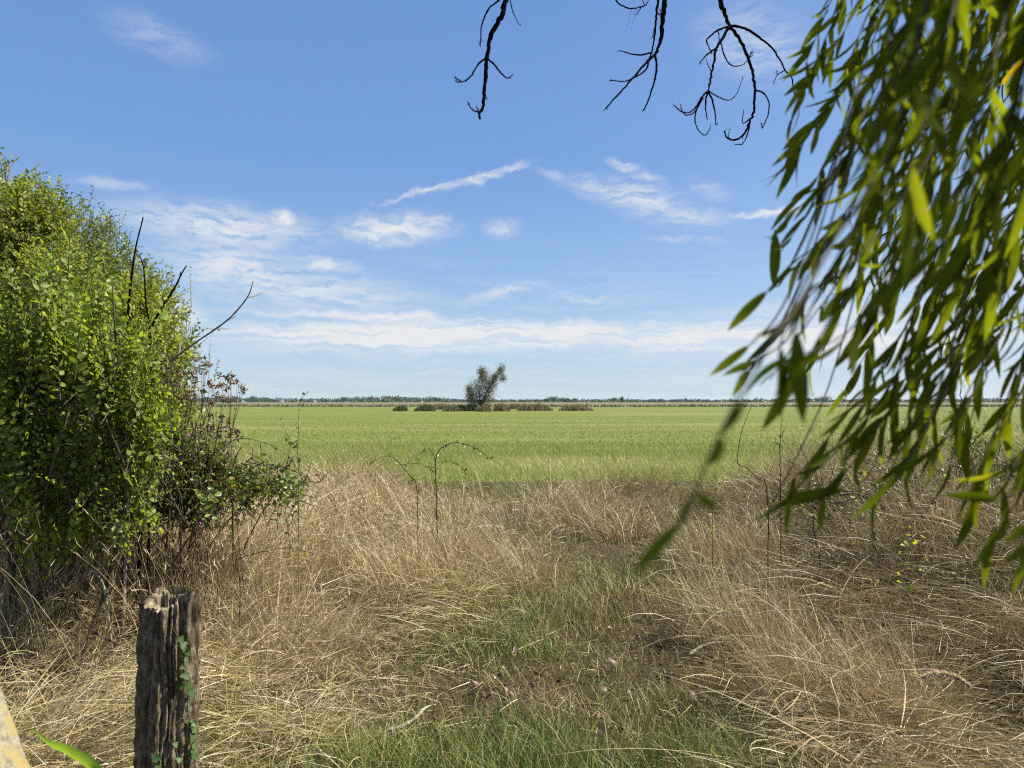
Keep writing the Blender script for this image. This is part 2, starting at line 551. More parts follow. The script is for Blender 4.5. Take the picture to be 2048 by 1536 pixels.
def ground_mat():
    m, t, out = new_mat('litter_ground')
    p = t.node('ShaderNodeNewGeometry').outputs['Position']
    n1 = t.noise(p, 1.4, 5)
    n2 = t.noise(p, 45, 5, .7)
    c = t.ramp(n2, [(.25, (.018, .012, .008)), (.5, (.065, .042, .026)), (.75, (.17, .12, .07))])
    c = t.mix(t.rng(n1, .45, .65), c, (.055, .05, .02))
    far = t.rng(t.node('ShaderNodeSeparateXYZ', {0: p}).outputs[1], 13, 30)
    c = t.mix(far, c, (.20, .19, .10))
    bp = t.node('ShaderNodeBump', {'Height': n2, 'Strength': .8, 'Distance': .02})
    b = t.node('ShaderNodeBsdfPrincipled', {'Base Color': c, 'Roughness': .95, 'Specular IOR Level': .1, 'Normal': bp.outputs[0]})
    t.l.new(b.outputs[0], out.inputs[0])
    return m


def field_mat(name, lo, hi, pale, sx=.16, sy=.03, fine=3.0, thr=.50):
    m, t, out = new_mat(name)
    p = t.node('ShaderNodeNewGeometry').outputs['Position']
    mp = t.node('ShaderNodeMapping', {'Vector': p, 'Scale': (sy, sx, 1)}).outputs[0]
    n1 = t.noise(mp, 1.0, 4)
    n2 = t.noise(p, fine, 6, .7)
    n3 = t.noise(t.node('ShaderNodeMapping', {'Vector': p, 'Scale': (.03, .045, 1)}).outputs[0], 1.0, 3)
    c = t.mix(t.rng(n2, .3, .7), lo, hi)
    c = t.mix(t.m('MULTIPLY', t.rng(n1, thr, thr + .16), .65), c, pale)
    c = t.mix(t.m('MULTIPLY', t.rng(n3, .35, .65), .35), c, lo)
    bp = t.node('ShaderNodeBump', {'Height': n2, 'Strength': .5, 'Distance': .05})
    b = t.node('ShaderNodeBsdfPrincipled', {'Base Color': c, 'Roughness': .9, 'Specular IOR Level': .1, 'Normal': bp.outputs[0]})
    t.l.new(b.outputs[0], out.inputs[0])
    return m


FAR = np.geomspace(14, 9000, 46)
gx = axis(-FAR, FAR, np.linspace(-9, 9, 180), np.array([-11.0, 11.0]))
gy = axis(np.linspace(-4, 13.5, 180), FAR[1:], np.array([-40.0, -12.0]))
sheet('ground', gx, gy, H, ground_mat())
fx = axis(np.linspace(-420, 420, 50))
fy = axis(np.linspace(12.6, 205, 50))


def edge(X, Y, base):
    return np.full_like(X, base)


sheet('green_field', fx, fy, lambda X, Y: edge(X, Y, .012 + .0) - .02 * (Y < 12.7), field_mat('field_grass', (.095, .12, .022), (.152, .168, .034), (.235, .205, .075)))
sheet('dry_field', axis(np.linspace(-1500, 1500, 30)), axis(np.linspace(206, 1250, 20)), lambda X, Y: edge(X, Y, .02), field_mat('stubble', (.13, .115, .06), (.17, .15, .085), (.12, .125, .05), .02, .004, 1.0, .52))

# ------------------------------------------------------------------ the grasses
PATH = [(2.6, .15), (3.5, .25), (5.7, .85), (7.5, 1.35), (9.2, 1.75), (12, 2.3)]


def path_d(x, y):
    """how far off the trodden path, 0 on it, 1 well away"""
    cx = np.interp(y, [p[0] for p in PATH], [p[1] for p in PATH])
    wd = np.interp(y, [2.6, 4, 6, 8, 10], [1.25, 1.2, 1.2, 1.1, .8])
    wob = (fbm(x * 1.3, y * 1.3, 21) - .5) * .9
    return np.maximum(sst(.5, 1.25, np.abs(x - cx) / wd + wob), sst(8.8, 10.5, y))


def scatter(n, y0, y1, pw=1.0, spread=.78, xmin=-9, xmax=9):
    """random ground spots in the wedge in front of the camera, denser nearer"""
    u = R.random(n)
    y = y0 * (y1 / y0) ** (u ** pw)
    x = (R.random(n) * 2 - 1) * (y * spread + .5)
    k = (x > xmin) & (x < xmax)
    return x[k], y[k]


def lean(x, y):
    """the direction in which the dry grass has been laid by wind and rain"""
    a = fbm(x * .42 + 7, y * .42, 31, 3) * 5.2 + 1.4
    return a + np.where(x > 1.6, .5, 0)


dry = MB()
# laid straw in tufts
x, y = scatter(5600, 2.2, 15.0, 1.0)
x2, y2 = scatter(1700, 9.2, 15.0, 1.0)
x, y = np.concatenate([x, x2]), np.concatenate([y, y2])
rim = 11.9 + 3.2 * (fbm(x * .55, y * .25, 141, 3) - .45)
k = y < rim
x, y = x[k], y[k]
pd = path_d(x, y)
keep = R.random(len(x)) < (.07 + .93 * pd) * (.14 + .86 * sst(.33, .46, fbm(x * 1.5 + 9, y * 1.5, 151, 3)))
x, y, pd = x[keep], y[keep], pd[keep]
per = 40
X = np.repeat(x, per)
Y = np.repeat(y, per)
PDv = np.repeat(pd, per)
N = len(X)
spread_ = np.repeat(.07 + .15 * R.random(len(x)), per)
X = X + R.normal(size=N) * spread_
Y = Y + R.normal(size=N) * spread_
tl = np.repeat(.28 + .40 * R.random(len(x)) ** 1.2, per) * (.6 + .7 * R.random(N))
humps = sst(.36, .64, fbm(X * .95 + 2, Y * .95, 131, 3))
low = sst(5.6, 4.2, Y) * sst(.3, -.3, X)                          # trampled flat left of the path, close by
tl = tl * (.26 + .74 * PDv) * (.34 + .86 * humps) * (1 - .40 * low)
hd = lean(X, Y) + R.normal(size=N) * np.where(R.random(N) < .45, 2.5, .7)
lay = np.repeat(R.random(len(x)), per)
th0 = np.abs(R.normal(size=N)) * .42 + lay * .75 + low * .5
th1 = th0 + .15 + 1.0 * R.random(N) ** 1.3 + lay * .25
mat = (R.random(N) < .72 * sst(8.5, 6.0, Y)) & (PDv > .25)
th0 = np.where(mat, .95 + .5 * R.random(N), th0)
th1 = np.where(mat, 1.25 + .75 * R.random(N), th1)
tl = np.where(mat, tl * 1.1 + .08, tl)
base_z = np.where(mat, (.04 + .26 * humps) * R.random(N) * (1 - .5 * low), 0)
tone = .5 + .5 * fbm(X * .8, Y * .8, 51)
warm = .14 * sst(1.2, 2.2, X) * sst(9.5, 7.5, Y) + np.where(X < -1.1, .03, 0)
ti = np.where(R.random(N) < .38 + warm * 2, .78 + .10 * R.random(N), .42 + .30 * R.random(N))
brown = sst(.48, .66, fbm(X * 1.2 + 4, Y * 1.2, 161, 3))
ti = np.where(R.random(N) < .5 * brown, .80 + .07 * R.random(N), ti)
ti = np.where(R.random(N) < (.15 + .16 * sst(5, 8, Y)) * (1 - .6 * brown) * np.where(X > 1.6, .7, 1), .93 + .07 * R.random(N), ti)
grn = fbm(X * .9 + 3, Y * .9, 61)
ti = np.where(R.random(N) < .06 + sst(.45, .7, grn) * .5, .28 + .18 * R.random(N), ti)
wd = (.0017 + .0038 * R.random(N) ** 2.2) * (1 + .09 * np.maximum(Y - 4, 0))
blades(dry, np.stack([X, Y, H(X, Y) - .01 + base_z], -1), tl, th0, th1, hd, wd, 5, R.normal(size=N) * .45, ti, follow=True)
# loose straws lying about everywhere
x, y = scatter(30000, 2.2, 12.5, 1.0)
k = R.random(len(x)) < (.30 + .55 * path_d(x, y)) * (.25 + .75 * sst(.33, .46, fbm(x * 1.5 + 9, y * 1.5, 151, 3)))
x, y = x[k], y[k]
N = len(x)
blades(dry, np.stack([x, y, H(x, y) + .01 + (.05 + .26 * path_d(x, y)) * R.random(N)], -1), .04 + .24 * R.random(N) ** 2.2, 1.25 + .3 * R.random(N), 1.4 + .25 * R.random(N), R.random(N) * 6.28,
       (.0018 + .0024 * R.random(N)) * (1 + .1 * np.maximum(y - 4, 0)), 4, R.normal(size=N) * .15, np.where(R.random(N) < .82, .48 + .4 * R.random(N), .9 + .1 * R.random(N)), follow=True)
# tall thin stalks with seed heads
x, y = scatter(2600, 3.6, 12.4, .9)
pd = path_d(x, y)
k = R.random(len(x)) < .03 + .75 * pd * (.3 + sst(1.5, 3, x) + sst(8.0, 10.5, y) * .7 + sst(-1, -2, x) * .4)
x, y = x[k], y[k]
N = len(x)
hd = lean(x, y) + R.normal(size=N) * .7
P = blades(dry, np.stack([x, y, H(x, y)], -1), .55 + .5 * R.random(N), .08 + .3 * R.random(N), .35 + .7 * R.random(N), hd, .0024 + .0011 * np.maximum(y - 4, 0) * .35, 6, R.normal(size=N) * .3, .6 + .12 * R.random(N))
tip = P[:, -1]
for k in range(7):
    n = len(tip)
    f = k / 7
    b = P[:, -1] * (1 - f * .8) + P[:, -2] * f * .8
    blades(dry, b, .03 + .02 * R.random(n), .5 + .5 * R.random(n), .8, R.random(n) * 6.28, .0035, 3, 0, .62 + .3 * R.random(n))
lit = MB()
x, y = scatter(9000, 2.3, 9, 1.0)
k = R.random(len(x)) < 1 - .8 * path_d(x, y)
x, y = x[k], y[k]
N = len(x)
leaves(lit, T_ELM, np.stack([x, y, H(x, y) + .012 + .03 * R.random(N)], -1), np.stack([R.normal(size=N), R.normal(size=N), .4 * R.normal(size=N)], -1), np.stack([.5 * R.normal(size=N), .5 * R.normal(size=N), np.ones(N)], -1), .012 + .035 * R.random(N) ** 2, .9, .25 + .6 * R.random(N), .5 * R.normal(size=N))
tag(lit.build('leaf_litter', M_REDLEAF), 'crumbled brown leaf litter strewn between the grass of the path', 'leaf litter', kind='stuff')
tag(dry.build('dry_grass', M_GRASS), 'matted straw coloured dry grass laid flat round the open path', 'dry grass', kind='stuff')

green = MB()
x, y = scatter(230000, 2.2, 12.4, 1.0)
pd = path_d(x, y)
patch = fbm(x * 1.1, y * 1.1, 71)
near = np.exp(-(((x - .05) / .62) ** 2 + ((y - 3.05) / .38) ** 2)) + .8 * np.exp(-(((x - 1.05) / .45) ** 2 + ((y - 2.95) / .3) ** 2)) + .7 * np.exp(-(((x + .75) / .5) ** 2 + ((y - 2.85) / .25) ** 2))
pr = (1 - pd) * (.19 + .46 * sst(.36, .6, patch)) + near * .15 + .13 + .22 * sst(.5, .7, fbm(x * .8 + 5, y * .8, 73))
k = R.random(len(x)) < pr
x, y, near, pd, patch = x[k], y[k], near[k], pd[k], patch[k]
N = len(x)
fresh = np.clip(.45 * near + .7 * R.random(N) * sst(.5, .7, fbm(x * 2, y * 2, 81)), 0, 1)
ti = np.clip(.38 - .28 * fresh + .13 * R.normal(size=N), 0.0, .62)
blades(green, np.stack([x, y, H(x, y) - .005], -1), (.04 + .12 * R.random(N) ** 1.5) * (1 + .3 * near) * (1 + .6 * sst(.55, .7, patch)) * (1 + .5 * pd), .1 + .5 * R.random(N), .6 + .9 * R.random(N), R.random(N) * 6.28,
       (.0020 + .0022 * R.random(N)) * (1 + .12 * np.maximum(y - 4, 0)), 4, R.normal(size=N) * .5, ti)
tag(green.build('green_grass', M_GRASS), 'short fresh green grass growing through the straw along the path', 'green grass', kind='stuff')

mead = MB()
for n, y0, y1, lo, hi, ww in ((112000, 10.8, 26, .07, .14, .006), (70000, 26, 80, .05, .07, .02)):
    u = R.random(n)
    y = np.sqrt(y0 ** 2 + (y1 ** 2 - y0 ** 2) * u ** 1.15) if y0 < 20 else y0 * (y1 / y0) ** u
    x = (R.random(n) * 2 - 1) * (y * .76 + 1)
    pale = np.exp(-(((x - 1.6) / 2.4) ** 2 + ((y - 18.0) / 1.6) ** 2)) * 1.9 + sst(.48, .7, fbm(x * .16, y * .32, 91)) * (.5 + .3 * sst(0, 14, x))
    k = y > 11.7 + 3.0 * (fbm(x * .55, y * .25, 141, 3) - .45) - .5 * R.random(n)
    x, y, pale = x[k], y[k], pale[k]
    n = len(x)
    ti = np.clip(.25 + .3 * R.random(n) + .95 * pale * R.random(n), 0, 1)
    blades(mead, np.stack([x, y, np.maximum(H(x, y), 0) - .01], -1), lo + hi * R.random(n), .1 + .4 * R.random(n), .4 + .8 * R.random(n), 2.8 + R.normal(size=n) * 1.0,
           ww * (.6 + .8 * R.random(n)), 3, 0, ti)
tag(mead.build('meadow_grass', M_MEADOW), 'bright green meadow grass covering the wide flat field', 'meadow grass', kind='stuff')


# tussocks that stand out singly
def tussock(label, px, py, d, n, rad, L, heading, hs, t0, t1, tint, wid=.003, name='grass_tussock', cat='grass tussock', group='dry grass tussocks'):
    c = at(px, py, d)
    c[2] = H(c[0], c[1])
    n = int(n * .8)
    r = rad * (1.15 * np.sqrt(R.random(n)) + .12 * R.normal(size=n))
    a = R.random(n) * 6.283
    x, y = c[0] + r * np.cos(a), c[1] + r * np.sin(a)
    mb = MB()
    hd = np.where(R.random(n) < hs * .75, heading + R.normal(size=n) * .6, np.where(R.random(n) < .5, a + R.normal(size=n) * .6, R.random(n) * 6.283))
    flat = (R.random(n) < .30) * (.3 + .7 * R.random(n))
    ti = np.where(R.random(n) < .22, .80 + .1 * R.random(n), tint + .12 * R.normal(size=n) * .8)
    ti = np.where(R.random(n) < .15, .93 + .07 * R.random(n), ti) if tint > .45 else tint + .1 * R.normal(size=n)
    P = blades(mb, np.stack([x, y, H(x, y) - .01], -1), L * (.35 + .7 * R.random(n)), t0 * R.random(n) + flat * .7, t0 + (t1 - t0) * R.random(n) + .15 + flat, hd, wid * (.6 + 1.1 * R.random(n) ** 2), 6, R.normal(size=n) * .4, np.clip(ti, 0, 1), follow=True)
    if tint > .45:
        k = R.random(n) < .12
        T = P[k]
        for f in (.1, .3, .5, .7):
            b = T[:, -1] * (1 - f) + T[:, -2] * f
            blades(mb, b, .025 + .02 * R.random(len(b)), .6, 1.0, R.random(len(b)) * 6.28, wid * 1.1, 3, 0, .7 + .25 * R.random(len(b)))
    return tag(mb.build(name, M_GRASS, loc=c), label, cat, group)


W, E_, NW, SW = math.pi, 0.0, 2.4, -2.5
tussock('tall pale upright tussock beside the leafy hedge, straight stalks', 625, 1130, 6.0, 900, .26, .72, E_, .35, .15, .55, .68, .0036)
tussock('big brown dome of straw under the arching bramble cane, shaded on its left', 835, 1165, 5.7, 2300, .40, .72, W, .45, .3, 1.5, .60, .0034)
tussock('upright straw tussock right behind the arching bramble cane', 920, 1090, 6.6, 1100, .30, .72, E_, .3, .2, .9, .62, .0036)
tussock('loose fan of straw to the right of the arching bramble cane', 1030, 1130, 6.2, 1000, .34, .66, W, .5, .3, 1.1, .62, .0036)
tussock('smooth combed mound of straw at the edge of the green field', 1160, 1045, 9.3, 1500, .60, .75, E_, .75, .5, 1.9, .66, .005)
tussock('bleached spiky tussock at the head of the path', 1245, 1060, 8.4, 1000, .38, .55, W, .3, .3, 1.4, .78, .005)
tussock('low brown swirl of straw at the field edge left of centre', 700, 1050, 8.8, 1400, .60, .7, W, .7, .6, 1.9, .64, .005)
tussock('reddish straw tussock where the right bank meets the path', 1455, 1120, 6.8, 1500, .45, .7, NW, .6, .3, 1.2, .62, .0036)
tussock('leaning brown tussock at the foot of the right bank', 1500, 1290, 4.6, 1400, .34, .66, NW, .75, .3, .9, .62, .0028)
tussock('largest clump of leaning straw in the right foreground', 1700, 1420, 3.6, 1900, .36, .62, NW, .75, .35, 1.0, .60, .0026)
tussock('straw laid flat in front of the dark hedge foot', 130, 1300, 4.4, 1300, .40, .62, E_, .7, .7, 1.8, .62, .0028)
tussock('bleached straw sheaf laid flat left of the stump', 120, 1500, 3.2, 900, .28, .55, .5, .85, .9, 1.7, .72, .0028)
tussock('combed swirl of straw to the right of the stump', 560, 1330, 4.3, 1600, .42, .62, -.3, .75, .6, 1.8, .60, .0027)
tussock('reddish straw clump on the bank behind the yellow leaved sucker', 1830, 1190, 5.4, 1500, .45, .75, NW, .65, .3, 1.0, .62, .0032)
tussock('shaded brown straw standing under the dark hedge foot at the far left', 40, 1190, 4.6, 1600, .55, .72, E_, .4, .2, 1.0, .60, .0034)
tussock('shaded upright straw under the hedge behind the pale slanted stick', 190, 1150, 4.9, 1600, .45, .75, E_, .4, .2, .9, .62, .0034)
tussock('sunlit standing straw at the right end of the hedge foot', 330, 1150, 4.9, 1500, .42, .66, E_, .4, .2, .9, .64, .0034)
tussock('standing straw between the hedge foot and the tall pale tussock', 470, 1130, 5.3, 1400, .45, .66, E_, .4, .2, .9, .62, .0036)
tussock('brown straw tangled under the bramble bush at the hedge foot', 400, 1110, 4.9, 1500, .50, .62, E_, .4, .2, 1.1, .66, .0036)
tussock('green and straw blades sprouting at the foot of the stump', 395, 1545, 2.75, 420, .20, .30, E_, .3, .2, 1.0, .34, .003, group='green grass clumps')
tussock('lush green grass clump at the bottom of the path', 1040, 1520, 3.2, 1100, .26, .20, 1.2, .3, .2, 1.0, .12, .003, group='green grass clumps')
tussock('smaller green grass clump to the right of the path', 1500, 1530, 3.1, 600, .18, .2, 1.2, .3, .2, 1.0, .16, .003, group='green grass clumps')


# ------------------------------------------------------------------ shrubs
def fill_blobs(blobs, n, shell=.55):
    """spray tips inside ellipsoids, most of them near the skin"""
    wts = np.array([b[4] if len(b) > 4 else b[1] * b[2] * b[3] for b in blobs])
    idx = R.choice(len(blobs), n, p=wts / wts.sum())
    C = np.array([b[0] for b in blobs])[idx]
    Rr = np.array([b[1:4] for b in blobs])[idx]
    u = nrm(R.normal(size=(n, 3)))
    r = shell + (1 - shell) * R.random(n) ** .6
    lump = .62 + .66 * vn(u[:, 0] * 2.5 + idx * 7.3, u[:, 2] * 2.5 + u[:, 1] * 2, 5)
    return C + u * Rr * (r * lump * (1 + .38 * (R.random(n) < .16) * R.random(n)))[:, None], u


def shrub(label, base, blobs, nspray, slen, leaf_l, step, tpl, mat, cat='shrub', name='hedge_shrub', twig_mat=None, group='hedge shrubs', up=.5, twig_r=.003, stems=14, extra=None, ltint=.5, droop=0.0, shell=.5, stem_k=4.0):
    base = np.asarray(base, float)
    root = thing(name, label, cat, base, group)
    br, lf = MB(), MB()
    tips, u = fill_blobs(blobs, nspray, shell)
    dirs = nrm(u * .9 + np.array([0, 0, up]) + R.normal(size=(nspray, 3)) * .35)
    L = slen * (.6 + .8 * R.random(nspray))
    starts = tips - dirs * L[:, None]
    sprays = [(starts[i], tips[i], dirs[i]) for i in range(nspray)]
    if extra:
        for p in extra:
            p = np.asarray(p)
            sprays.append((p[0], p[-1], nrm(p[-1] - p[0])))
    # main stems
    for k in range(stems):
        b = blobs[k % len(blobs)]
        e = b[0] + R.normal(size=3) * np.array(b[1:4]) * .35
        s = base + np.array([R.normal() * .18, R.normal() * .18, -.02])
        mid = (s + e) / 2 + R.normal(size=3) * .12 + np.array([0, 0, .1])
        tube(br, smooth_line([s, mid, e], 5), twig_r * stem_k, twig_r * 1.4, 5)
    for i, (s, e, d) in enumerate(sprays):
        ls = .62 + .75 * R.random() ** 1.5
        bend = R.normal(size=3) * .08 * np.linalg.norm(e - s)
        mid = (s + e) / 2 + bend
        ln = np.linalg.norm(e - s)
        m = max(3, int(ln / step))
        t = np.linspace(0, 1, m)[:, None]
        P = s * (1 - t) ** 2 + 2 * mid * t * (1 - t) + e * t * t
        tube(br, P[::max(1, m // 5)] if m > 6 else P, twig_r, twig_r * .4, 3, cap=False)
        T = nrm(np.gradient(P, axis=0))
        side = nrm(np.cross(T, R.normal(size=3) + np.array([0, 0, .6])))
        sg = np.where(np.arange(m) % 2 == 0, 1, -1)[:, None]
        dd = T * .55 + side * sg * .85 + R.normal(size=(m, 3)) * .22 + np.array([0, 0, -droop])
        upv = nrm(np.cross(T, side) * 1.0 + R.normal(size=(m, 3)) * .35 + np.array([.15, 0, .5]))
        k = t[:, 0] > .12
        leaves(lf, tpl, P[k], dd[k], upv[k], (leaf_l * ls * (.65 + .6 * R.random(m)) * np.where(t[:, 0] > .85, .75, 1))[k], 1.0, ltint + .12 * R.normal(), R.normal(size=k.sum()) * .15)
    br.build('branches', twig_mat or M_TWIG, root)
    lf.build('foliage', mat, root)
    return root


def B(px, py, d, rx, ry, rz, wt=None):
    c = at(px, py, d)
    return (c, rx, ry, rz) if wt is None else (c, rx, ry, rz, wt)


def gp(px, d):
    """ground point under pixel column px at distance d"""
    x = (px - 1024) / FPX * d
    return np.array([x, d, float(H(x, d))])


# far back: pale tree and the soft trees behind the hedge
shrub('grey green small leaved tree rising at the top left behind the hedge', gp(-60, 9.0), [B(-15, 365, 9.0, .50, .6, .66), B(-10, 520, 9, .7, .6, .8), B(-200, 500, 9, 1.2, .8, 1.5)],
      1100, .45, .07, .035, T_SMALL, M_PALE, 'tree', 'hedge_tree', up=.6, twig_r=.006, group='hedge trees')
shrub('soft yellowish tree farthest along the hedge, its fringe showing on the right', gp(150, 12.5),
      [B(190, 440, 12.5, .40, .7, .55), B(225, 500, 12.5, .50, .7, .75), B(275, 560, 12.5, .42, .7, .75), B(340, 610, 12.4, .48, .7, .7), B(368, 680, 12.3, .40, .6, .6), B(100, 600, 12.5, 1.2, .8, 1.5), B(200, 740, 12.3, 1.3, .8, .9)],
      1150, .55, .07, .05, T_SMALL, M_BACKLEAF, 'tree', 'hedge_tree', up=.9, twig_r=.006, group='hedge trees')
# the bulk of the hedge
shrub('tall fine leaved thorn shrub forming the back of the hedge', gp(60, 6.6),
      [B(40, 450, 6.5, .52, .5, .52), B(90, 415, 6.6, .27, .4, .34), B(20, 620, 6.3, .55, .5, .6), B(150, 600, 6.3, .5, .5, .6), B(240, 660, 6.2, .45, .5, .6), B(-120, 560, 6.5, .7, .6, .9)],
      2700, .38, .042, .018, T_SMALL, M_FINE, up=.6, ltint=.58)
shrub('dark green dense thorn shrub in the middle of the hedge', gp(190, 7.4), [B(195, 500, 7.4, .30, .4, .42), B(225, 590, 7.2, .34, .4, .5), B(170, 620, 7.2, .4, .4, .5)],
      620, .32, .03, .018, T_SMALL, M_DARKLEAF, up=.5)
shrub('fresh green fine leaved shrub at the right end of the hedge', gp(270, 5.9),
      [B(290, 620, 5.9, .24, .4, .40), B(325, 700, 5.8, .22, .4, .42), B(270, 760, 5.8, .36, .4, .5), B(330, 800, 5.7, .26, .4, .4), B(250, 880, 5.7, .4, .4, .4)],
      1400, .34, .038, .018, T_SMALL, M_FINE, up=.7, ltint=.62)
# elm suckers in front, large leaves in two ranks
ex = [[at(135, 560, 3.9), at(138, 400, 3.9)], [at(115, 570, 3.9), at(100, 425, 3.95)], [at(200, 600, 3.85), at(250, 490, 3.85)], [at(280, 740, 3.8), at(330, 590, 3.8)],
      [at(240, 640, 3.9), at(190, 520, 3.9)], [at(80, 640, 3.7), at(10, 535, 3.7)], [at(85, 640, 3.7), at(80, 540, 3.7)], [at(150, 760, 3.6), at(170, 600, 3.6)], [at(230, 760, 3.7), at(210, 620, 3.7)],
      [at(260, 800, 3.7), at(300, 640, 3.7)], [at(60, 720, 3.6), at(40, 590, 3.6)], [at(180, 860, 3.6), at(255, 690, 3.6)], [at(120, 800, 3.6), at(105, 660, 3.6)]]
shrub('elm suckers with large toothed bright leaves at the front of the hedge', gp(90, 4.3),
      [B(110, 640, 4.0, .36, .32, .42), B(225, 690, 4.0, .28, .3, .42), B(20, 700, 3.95, .40, .3, .42), B(60, 830, 3.95, .45, .3, .34), B(215, 830, 4.0, .36, .3, .34), B(300, 780, 4.0, .16, .25, .40), B(120, 960, 4.0, .42, .3, .22), B(260, 940, 4.1, .25, .25, .24)],
      860, .44, .041, .023, T_ELM, M_ELM, 'shrub', up=1.5, extra=ex, twig_r=.0032, ltint=.56, shell=.25)
# low dark thicket at the hedge foot
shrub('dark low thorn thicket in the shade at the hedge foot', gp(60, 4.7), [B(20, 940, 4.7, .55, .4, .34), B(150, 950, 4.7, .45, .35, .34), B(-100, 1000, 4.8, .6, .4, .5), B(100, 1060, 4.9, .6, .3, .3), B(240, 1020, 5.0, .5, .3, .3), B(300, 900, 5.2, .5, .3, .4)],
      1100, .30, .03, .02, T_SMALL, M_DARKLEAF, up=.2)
shrub('glossy bramble bush spilling to the right from the hedge foot', gp(330, 4.7),
      [B(310, 900, 4.6, .34, .3, .28), B(400, 940, 4.7, .32, .3, .22), B(490, 970, 4.8, .30, .3, .17), B(250, 990, 4.4, .25, .25, .2), B(580, 965, 5.0, .22, .25, .09), B(360, 1010, 4.7, .35, .3, .16)],
      820, .30, .036, .03, T_ELM, M_BRAMBLE, 'bramble', 'bramble_bush', M_CANE, group='brambles', up=.1, twig_r=.0028, stem_k=1.7, ltint=.58)
shrub('small bright bramble sprig hanging over the straw above the stump', gp(230, 4.0), [B(230, 1050, 3.9, .13, .12, .14), B(420, 1000, 4.1, .1, .1, .08)],
      34, .2, .04, .032, T_ELM, M_BRAMBLE, 'bramble', 'bramble_bush', M_CANE, group='brambles', up=.0, twig_r=.002, stems=4, ltint=.62)
# dark thicket on the right bank
shrub('sparse dark bramble bush on the crest of the right bank', gp(1930, 6.6), [B(1930, 900, 6.6, .24, .3, .30), B(1880, 960, 6.4, .35, .3, .16), B(2020, 940, 6.4, .4, .3, .3)],
      170, .3, .036, .04, T_ELM, M_BRAMBLE, 'bramble', 'bramble_bush', M_CANE, group='brambles', up=.2, twig_r=.0035, ltint=.4)


shrub('tangle of dry bare bramble stems with a few leaves across the right bank', gp(1760, 5.9), [B(1640, 1000, 5.9, .45, .4, .20), B(1780, 960, 6.0, .5, .4, .22), B(1900, 1000, 5.8, .55, .4, .26), B(2020, 1020, 5.6, .4, .4, .3)],
      240, .55, .036, .11, T_ELM, M_BRAMBLE, 'bramble', 'bramble_bush', M_CANE, group='brambles', up=.15, twig_r=.0036, ltint=.55, stems=18)


# ------------------------------------------------------------------ single stems, canes and dead wood
def px_line(pts, d0, d1=None, sc=1.0, ox=0.0, oy=0.0):
    d1 = d0 if d1 is None else d1
    dd = np.linspace(d0, d1, len(pts))
    return np.array([at(ox + p[0] / sc, oy + p[1] / sc, d) for p, d in zip(pts, dd)])


def cane_plant(name, label, cat, lines, r, stem_mat, leaf_m=None, leaf_len=.04, leaf_step=.05, tpl=T_ELM, group=None, thorn=0.0, leaf_from=.3, ground=True, pair=False, ltint=.5, leaf_prob=.8):
    """stems given as world polylines (the first runs down to the ground), leaves along them"""
    root_p = lines[0][0].copy()
    if ground:
        root_p[2] = H(root_p[0], root_p[1]) - .02
        lines = [np.vstack([root_p, lines[0]])] + list(lines[1:])
    root = thing(name, label, cat, root_p, group)
    st, lf = MB(), MB()
    for i, ln in enumerate(lines):
        P = smooth_line(ln, 8)
        P = P + R.normal(size=P.shape) * r * .5
        rr = r if i == 0 else r * .7
        tube(st, P, rr, rr * .45, 6, knob=.3)
        seg = np.linalg.norm(np.diff(P, axis=0), axis=1)
        s = np.concatenate([[0], np.cumsum(seg)])
        T = nrm(np.gradient(P, axis=0))
        if thorn:
            q = np.arange(.02, s[-1], .022)
            for sv in q:
                b = np.array([np.interp(sv, s, P[:, c]) for c in range(3)])
                dr = nrm(R.normal(size=3))
                tube(st, [b, b + dr * (rr + thorn)], rr * .35, .0003, 3, cap=False)
        if leaf_m is not None:
            q = np.arange(s[-1] * (leaf_from if i == 0 else .1), s[-1], leaf_step)
            q = q[R.random(len(q)) < leaf_prob]
            if len(q):
                b = np.stack([np.interp(q, s, P[:, c]) for c in range(3)], -1)
                tt = np.stack([np.interp(q, s, T[:, c]) for c in range(3)], -1)
                for rep in range(2 if pair else 1):
                    dr = nrm(np.cross(tt, R.normal(size=tt.shape)) + .5 * tt + np.array([0, 0, -.15]))
                    leaves(lf, tpl, b, dr, nrm(R.normal(size=tt.shape) * .5 + np.array([.2, -.3, .8])), leaf_len * (.6 + .6 * R.random(len(q))), 1.0, ltint, R.normal(size=len(q)) * .2)
    st.build('stems', stem_mat, root)
    if leaf_m is not None and lf.v:
        lf.build('leaves', leaf_m, root)
    return root


z4 = dict(sc=2.793, ox=600, oy=700)
cane_plant('bramble_cane', 'black arching bramble cane, the tallest hoop in front of the field', 'bramble', [
    px_line([(765, 880), (757, 700), (760, 600), (790, 550), (850, 520), (900, 522), (970, 545), (1040, 590), (1100, 632)], 6.3, 6.1, **z4),
    px_line([(757, 690), (745, 675), (710, 655), (650, 635), (580, 640)], 6.3, 6.2, **z4),
    px_line([(758, 620), (740, 575), (715, 547), (680, 570), (640, 620)], 6.3, 6.4, **z4),
    px_line([(930, 690), (880, 640), (830, 620), (785, 632)], 6.2, 6.2, **z4)], .0050, M_CANE, M_BRAMBLE, .040, .026, group='bramble canes', thorn=.006, leaf_from=.45, leaf_prob=.75)
cane_plant('bramble_cane', 'dark bramble cane bowing to the left in front of the field', 'bramble', [
    px_line([(655, 800), (610, 700), (560, 640), (510, 597), (460, 598), (385, 635)], 6.3, 6.2, **z4)], .0043, M_CANE, M_BRAMBLE, .040, .035, group='bramble canes', thorn=.005, leaf_from=.5, leaf_prob=.7)
